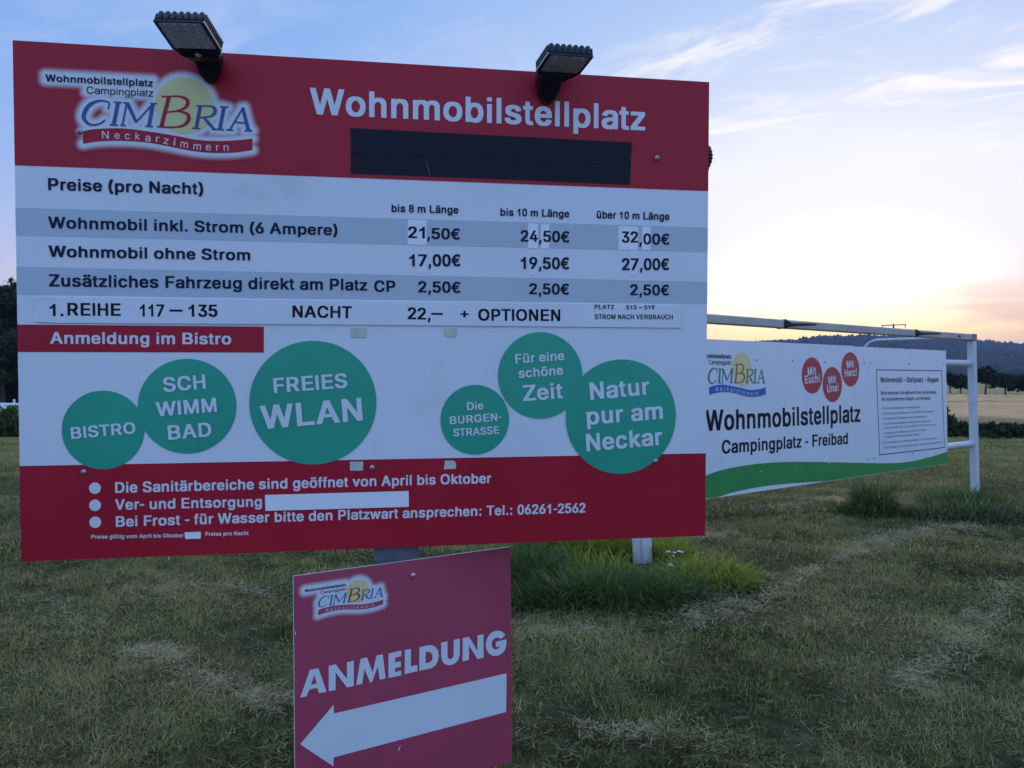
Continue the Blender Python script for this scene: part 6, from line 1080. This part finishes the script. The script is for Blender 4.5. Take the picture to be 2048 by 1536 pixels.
tuft('wide low tuft of long grass at the foot of the far goal post', [('dark_blades', LONG, 2300, 5.75, 10.2, .85, .42, .36, .012, -1.5), ('green_blades', LONG, 1500, 6.3, 11.3, .75, .7, .36, .013, .5),
    ('green_blades', LONG, 700, 5.9, 10.3, 1.3, .7, .22, .012, -1.0), ('seed_stalks', SEED, 420, 5.7, 10.1, .85, .45, .44, .0065, -1.5)])

# white blossoms beside the near post
for px, py, dd, rr in ((1337, 1104, 7.3, .021), (1349, 1106, 7.35, .017), (1358, 1103, 7.35, .02), (1364, 1105, 7.3, .016), (1347, 1113, 7.3, .015), (1341, 1130, 7.1, .023), (1346, 1134, 7.05, .014), (1367, 1129, 7.1, .022), (1406, 1106, 7.4, .010)):
    x, z = (px - 1024) / FPX * dd, EYE - (py - 752) / FPX * dd
    r = empty('wild_flower', (x, dd, 0), 'small white flower head in the grass right of the near goal post', 'flower', 'white wild flowers')
    mb = MB(); mb.tube([(x + .02, dd + .01, 0), (x + .008, dd, z * .5), (x, dd, z)], .0022, 5); mb.build('stem', GRASS, r)
    mb = MB()
    for k in range(11):
        a = k * 2.4; q = rr * .75 * math.sqrt(k / 11)
        mb.ball((x + q * math.cos(a), dd + q * math.sin(a) * .8, z + .004 - .3 * q + rng.random() * .006), rr * .36, 6, (1, 1, .7))
    mb.build('blossom', M['blossom'], r, smooth=True)

# ================================================================ trees, hedges
LEAF = plant_material('dark_leaves', (.016, .026, .012), (.045, .062, .028), None, .3, rough=.55)
LEAF2 = plant_material('hedge_leaves', (.022, .042, .014), (.075, .115, .035), None, .35, rough=.55)
def leaves(cl, k, size, flat_=1.0):
    """cl: clump centres (n,4: x,y,z,radius); k leaf faces each"""
    n = len(cl); c = np.repeat(cl, k, 0); m = len(c)
    d = rng.normal(0, 1, (m, 3)); d /= np.linalg.norm(d, axis=1)[:, None]
    pos = c[:, :3] + d * (c[:, 3] * np.cbrt(rng.random(m)))[:, None] * np.array([1, 1, .8])
    a = rng.normal(0, 1, (m, 3)); a /= np.linalg.norm(a, axis=1)[:, None]
    b = np.cross(a, rng.normal(0, 1, (m, 3))); b /= np.linalg.norm(b, axis=1)[:, None]
    s = (size * (.5 + .9 * rng.random(m)))[:, None]
    V = np.stack([pos - a * s, pos + b * s * .45, pos + a * s, pos - b * s * .45], 1).reshape(-1, 3)
    tone = np.repeat(np.clip(np.repeat(rng.normal(.45, .2, n), k) + rng.normal(0, .18, m), 0, 1), 4)
    return V, tone

def tree(label, x, y, h, cr, trunk_h, tr, clumps, k, size, group=None, name='tree', mat=None, lob=4):
    r = empty(name, (x, y, 0), label, 'tree', group)
    mb = MB(); top = h * .80
    jx, jy = rng.normal(0, .06 * h, 2) * .5
    mb.tube([(x, y, -.1), (x + jx * .2, y + jy * .2, trunk_h), (x + jx * .6, y + jy * .6, (trunk_h + top) / 2), (x + jx, y + jy, top)], [tr * 1.3, tr, tr * .6, tr * .15], 8)
    lc = []
    for i in range(lob + 4):
        a = i * 2.4 + rng.random() * .6; f = .15 + .7 * rng.random()
        z0 = trunk_h + (top - trunk_h) * f * .7; e = np.array([x + cr * .62 * math.cos(a) * (1 - .3 * f), y + cr * .62 * math.sin(a) * (1 - .3 * f), trunk_h + (h - trunk_h) * (.28 + .58 * f)])
        mb.tube([(x + jx * f * .5, y + jy * f * .5, z0), tuple((np.array([x, y, z0]) + e) / 2 + np.array([0, 0, .04 * h])), tuple(e)], [tr * .45, tr * .28, tr * .08], 6)
        lc.append((*e, cr * (.42 + .2 * rng.random())))
    mb.build('trunk', M['bark'], r, smooth=True)
    lc.append((x + jx, y + jy, h - cr * .45, cr * .45)); lc = np.array(lc)
    pick = rng.integers(0, len(lc), clumps); d = rng.normal(0, 1, (clumps, 3)); d /= np.linalg.norm(d, axis=1)[:, None]
    pos = lc[pick, :3] + d * (lc[pick, 3] * (.55 + .5 * rng.random(clumps)))[:, None]
    cl = np.concatenate([pos, (cr * (.09 + .10 * rng.random(clumps)))[:, None]], 1)
    cl = cl[(cl[:, 2] > trunk_h * .75) & (cl[:, 2] < h)]
    V, t = leaves(cl, k, size)
    soup('crown', V, 4, mat or LEAF, r, t)
    return r

def hedge(label, x0, x1, y, depth, h, n, k, size, bumps, group=None, mat=None, name='hedge', cat='hedge'):
    r = empty(name, ((x0 + x1) / 2, y, 0), label, cat, group)
    x = x0 + (x1 - x0) * rng.random(n); yy = y + depth * (rng.random(n) - .5)
    hh = h * (.62 + .55 * strip_noise(x, yy * 0 + 3, bumps, 31)) * (1 - .35 * (2 * (yy - y) / depth) ** 2)
    z = hh * rng.random(n) ** .85
    V, t = leaves(np.stack([x, yy, z, np.full(n, h * .16)], 1), k, size)
    V[:, 2] = np.maximum(V[:, 2], .0)
    soup('foliage', V, 4, mat or LEAF2, r, t)
    mb = MB()
    for i in range(max(int((x1 - x0) / .5), 3)):
        a = x0 + (x1 - x0) * (i + .5) / max(int((x1 - x0) / .5), 3)
        mb.tube([(a, y, 0), (a + .05, y + .03, h * .35), (a + rng.normal(0, .1), y, h * .6)], [.02, .014, .005], 5)
    mb.build('stems', M['bark'], r)
    return r

# right: low hedge before the ripe field, taller bush at its start
hedge('low dark hedge between meadow and ripe field, right of the far goal post', 12.3, 19.5, 23.6, .8, .46, 900, 22, .055, .9, mat=LEAF2)
hedge('small upright bush at the hedge end, seen between banner and goal post', 12.15, 12.85, 23.9, .6, .86, 150, 24, .06, .3, name='bush', cat='bush')
# left: vine hedge below the white rail
hedge('leafy green bush hedge under the white rail at the left edge', -19.5, -13.6, 24.2, .8, .92, 900, 22, .06, .7, mat=plant_material('vine_leaves', (.035, .06, .016), (.13, .17, .045), None, .4))

hedge('dark undergrowth closing the gap below the trees at the left edge', -44, -25, 55, 2.0, 2.6, 1500, 26, .13, 2.5, mat=LEAF, name='shrub_row', cat='shrubs')

def rail():
    r = empty('metal_rail', (-15.9, 26.0, 0), 'white metal rail with a short upright peg above the left bush hedge', 'rail')
    mb = MB(); mb.tube([(-19.5, 26, .93), (-15.9, 26, .88), (-12.6, 26, .86)], .05, 8); mb.build('bar', M['rail'], r, smooth=True)
    for x in (-19.2, -16.6, -13.2):
        mb = MB(); mb.tube([(x, 26, 0), (x, 26, .9)], .04, 8); mb.build('upright', M['rail'], r, smooth=True)
    mb = MB(); mb.tube([(-15.98, 26, .86), (-15.98, 26, 1.0)], [.035, .03], 8); mb.ball((-15.98, 26, 1.02), .04, 8); mb.build('peg', M['rail'], r, smooth=True)
    mb = MB(); mb.tube([(-16.35, 26, .86), (-16.2, 25.95, .72), (-16.1, 25.95, .80)], [.06, .05, .03], 8); mb.build('clamp', M['rail'], r, smooth=True)
rail()
def marker():
    x, y = -15.03, 23.2
    r = empty('marker_post', (x, y, 0), 'white round-topped marker post half outside the left edge', 'post')
    mb = MB(); mb.tube([(x - .12, y, 0), (x - .12, y, .2), (x - .12, y, .36), (x - .12, y, .44), (x - .12, y, .47)], [.10, .12, .14, .10, .03], 14); mb.build('post_body', M['rail'], r, smooth=True)
    mb = MB(); mb.tube([(x - .12, y, .09), (x - .12, y, .12)], [.118, .122], 14); mb.build('band', M['pipe'], r)
marker()

tree('tall dark tree at the left edge, the highest crown there', -38.6, 59.5, 8.8, 3.6, .5, .22, 480, 66, .17, 'dark trees at the left edge', name='tree')
tree('tall dark tree behind the price board, its left flank showing', -35.6, 61.5, 7.7, 3.6, .5, .2, 480, 66, .17, 'dark trees at the left edge', name='tree')
tree('rounder lower tree in front of the tall ones at the left edge', -29.2, 46.5, 4.2, 2.3, .3, .14, 330, 60, .12, 'dark trees at the left edge', name='tree')
tree('low broad tree left of the frame edge trees, mostly cut off', -33.4, 51, 4.4, 2.4, .3, .14, 300, 60, .13, 'dark trees at the left edge', name='tree')

tree('lone round orchard tree standing in front of its row, right of the goal', 37.5, 64.2, 2.6, 1.08, .5, .075, 170, 40, .085, 'orchard trees beyond the field', name='orchard_tree')
specs = [(42.75, 79, 2.15, .80, 'slim orchard tree in the gap between banner and goal post, the left one'), (44.0, 79.5, 2.0, .85, 'orchard tree half hidden by the far goal post'),
         (45.1, 74, 2.05, 1.15, 'low orchard tree just right of the lone round tree, first of its row'), (46.6, 73.5, 1.95, 1.1, 'low orchard tree between the first of the row and the frame edge'),
         (47.9, 74.5, 2.1, 1.2, 'orchard tree cut by the right edge of the picture')]
for x, y, h, cr, lab in specs:
    tree(lab, x, y, h, cr, .22, .07, 150, 36, .09, 'orchard trees beyond the field', name='orchard_tree')

# ================================================================ field, hill, pole
def field():
    m = bpy.data.materials.new('ripe_grain'); m.use_nodes = True
    N = Net(m.node_tree); b = m.node_tree.nodes['Principled BSDF']; p = N.node('ShaderNodeNewGeometry').outputs['Position']
    c = N.mix(N.noise(N.vmath('MULTIPLY', p, (.6, .25, 1)), 1.2, 6, .65), (.60, .31, .12), (.86, .47, .19))
    w = N.noise(N.vmath('MULTIPLY', p, (.05, .55, 1)), .6, 3, .5)
    c = N.mix(N.math('MULTIPLY', N.smooth(w, .56, .62), .5), c, (.13, .085, .05))
    N.put(b.inputs['Base Color'], c); b.inputs['Roughness'].default_value = .9
    bp = N.node('ShaderNodeBump'); bp.inputs['Strength'].default_value = 1; bp.inputs['Distance'].default_value = .1
    N.put(bp.inputs['Height'], N.noise(p, 9, 5, .7)); N.put(b.inputs['Normal'], bp.outputs[0])
    xs = np.arange(2, 90, .35); ys = np.arange(25.2, 56, .35); gx, gy = np.meshgrid(xs, ys)
    z = .42 + .10 * rng.random(gx.shape) + .05 * strip_noise(gx, gy, 1.5, 41) - .16 * (np.abs(gy - 33.5 - .01 * gx) < .25) - .16 * (np.abs(gy - 35.2 - .01 * gx) < .25)
    z[0] = z[-1] = -.02; z[:, 0] = z[:, -1] = -.02
    idx = np.arange(gx.size).reshape(gx.shape)
    F = np.stack([idx[:-1, :-1], idx[:-1, 1:], idx[1:, 1:], idx[1:, :-1]], -1).reshape(-1, 4)
    o = indexed('grain_field', np.stack([gx, gy, z], -1).reshape(-1, 3), F, m); tag(o, 'field of ripe straw coloured grain behind the low hedge', None, None, 'structure')
    # pale track and green strip beyond it
    m2 = material('pale_field_strip', (.45, .36, .20), .9, .1, vary=.2, scale=.3); m3 = material('green_field_strip', (.19, .18, .065), .9, .1, vary=.25, scale=.4)
    for nm, mm, a, b_, zz, lab in (('green_strip', m3, 56.2, 64, .09, 'strip of green grass behind the grain'), ('pale_strip', m2, 64.1, 73, .10, 'pale stubble under the orchard trees'), ('green_strip', m3, 73.1, 140, .11, 'dull green land behind the orchard')):
        mb = MB(); mb.face([(3, a, zz), (220, a, zz), (220, b_, zz), (3, b_, zz)]); o = mb.build(nm, mm); tag(o, lab, None, None, 'structure')
field()

RIDGE = [(-2400, 640), (-900, 655), (-300, 690), (400, 735), (1000, 728), (1300, 712), (1430, 697), (1500, 689), (1590, 684), (1650, 678), (1750, 675), (1850, 677), (1950, 684), (2048, 692), (2150, 699), (2500, 705), (3400, 700), (5200, 690)]
HB_ = 1500.0
def ridge_h(px): 
    return np.interp(px, [r[0] for r in RIDGE], [(752 - r[1]) / FPX * HB_ + EYE for r in RIDGE])
def hill_z(x, y):
    px = 1024 + FPX * x / np.maximum(y, 1)
    t = np.clip((y - 560) / (HB_ - 560), 0, 1); s = t * t * (3 - 2 * t)
    back = np.clip((y - HB_) / 900, 0, 1)
    return -2 + (ridge_h(px) - 9 + 2) * s * (1 - .5 * back) + 5 * (strip_noise(x, y, 130, 51) - .5) * s
def hill():
    pxs = np.linspace(-1300, 3300, 200); ys = np.concatenate([np.linspace(540, 1500, 26), np.linspace(1560, 2500, 6)])
    gp, gy = np.meshgrid(pxs, ys); gx = (gp - 1024) / FPX * gy
    idx = np.arange(gx.size).reshape(gx.shape)
    F = np.stack([idx[:-1, :-1], idx[:-1, 1:], idx[1:, 1:], idx[1:, :-1]], -1).reshape(-1, 4)
    o = indexed('wooded_hill', np.stack([gx, gy, hill_z(gx, gy)], -1).reshape(-1, 3), F, material('forest_floor', (.03, .035, .02), .95, .1, vary=.3, scale=.01), smooth=True)
    tag(o, 'long dark ridge across the valley', None, None, 'structure')
    # the wood on it: thousands of small uneven crowns in one mass
    bm = bmesh.new(); bmesh.ops.create_icosphere(bm, subdivisions=1, radius=1); bm.verts.ensure_lookup_table()
    iv = np.array([v.co[:] for v in bm.verts]); ifc = np.array([[v.index for v in f.verts] for f in bm.faces]); bm.free()
    n = 15000
    px = rng.uniform(1180, 2300, n); y = np.sqrt(rng.uniform(600 ** 2, 1540 ** 2, n)); x = (px - 1024) / FPX * y
    e = 420; pe = rng.uniform(1180, 2300, e); x = np.concatenate([x, (pe - 1024) / FPX * 1490]); y = np.concatenate([y, np.full(e, 1490.)]); n += e
    s = rng.uniform(3.2, 6.2, n)
    V = iv[None] * (1 + .22 * rng.normal(0, 1, (n, len(iv), 1))) * s[:, None, None] * np.array([1, 1, 1.25]) + np.stack([x, y, hill_z(x, y) + s * .7], -1)[:, None]
    F = (np.arange(n)[:, None, None] * len(iv) + ifc[None]).reshape(-1, 3)
    tone = np.repeat(np.clip(rng.normal(.4, .25, n), 0, 1), len(iv))
    fm = plant_material('far_forest', (.012, .016, .011), (.045, .052, .030), None, .1)
    o = indexed('hill_forest', V.reshape(-1, 3), F, fm, None, tone); tag(o, 'dense forest covering the far ridge', 'forest', None, 'stuff')
hill()

def pole():
    x, y = (1787 - 1024) / FPX * 128, 128.0
    r = empty('utility_pole', (x, y, 0), 'distant wooden power pole with one cross arm above the crossbar', 'power pole')
    mb = MB(); mb.tube([(x, y, 0), (x, y, 9.95)], [.19, .13], 10); mb.build('pole', M['wood'], r, smooth=True)
    mb = MB(); mb.box((x, y - .15, 9.85), (1.9, 0, .07), (0, .07, 0), (0, 0, .08)); mb.build('cross_arm', M['wood'], r)
    for s in (-1.8, -.05, 1.8):
        mb = MB(); z = 9.78 + s * .036; d = -1 if abs(s) > 1 else 1
        mb.tube([(x + s, y - .15, z), (x + s, y - .15, z + .2 * d), (x + s, y - .15, z + .42 * d)], [.07, .11, .06], 8); mb.build('insulator', M['pipe'], r, smooth=True)
pole()

# ================================================================ evening haze in the valley
def haze():
    m = bpy.data.materials.new('valley_haze'); m.use_nodes = True
    nt = m.node_tree; nt.nodes.clear()
    v = nt.nodes.new('ShaderNodeVolumePrincipled'); o = nt.nodes.new('ShaderNodeOutputMaterial')
    v.inputs['Color'].default_value = (.50, .64, 1.0, 1); v.inputs['Density'].default_value = HAZE; v.inputs['Anisotropy'].default_value = .0
    nt.links.new(v.outputs[0], o.inputs['Volume'])
    mb = MB(); mb.box((0, 1290, 50.5), (4080, 0, 0), (0, 1360, 0), (0, 0, 56))
    ob = mb.build('haze', m); tag(ob, 'thin blue evening haze filling the valley', 'haze', None, 'stuff')
HAZE = .0002
haze()
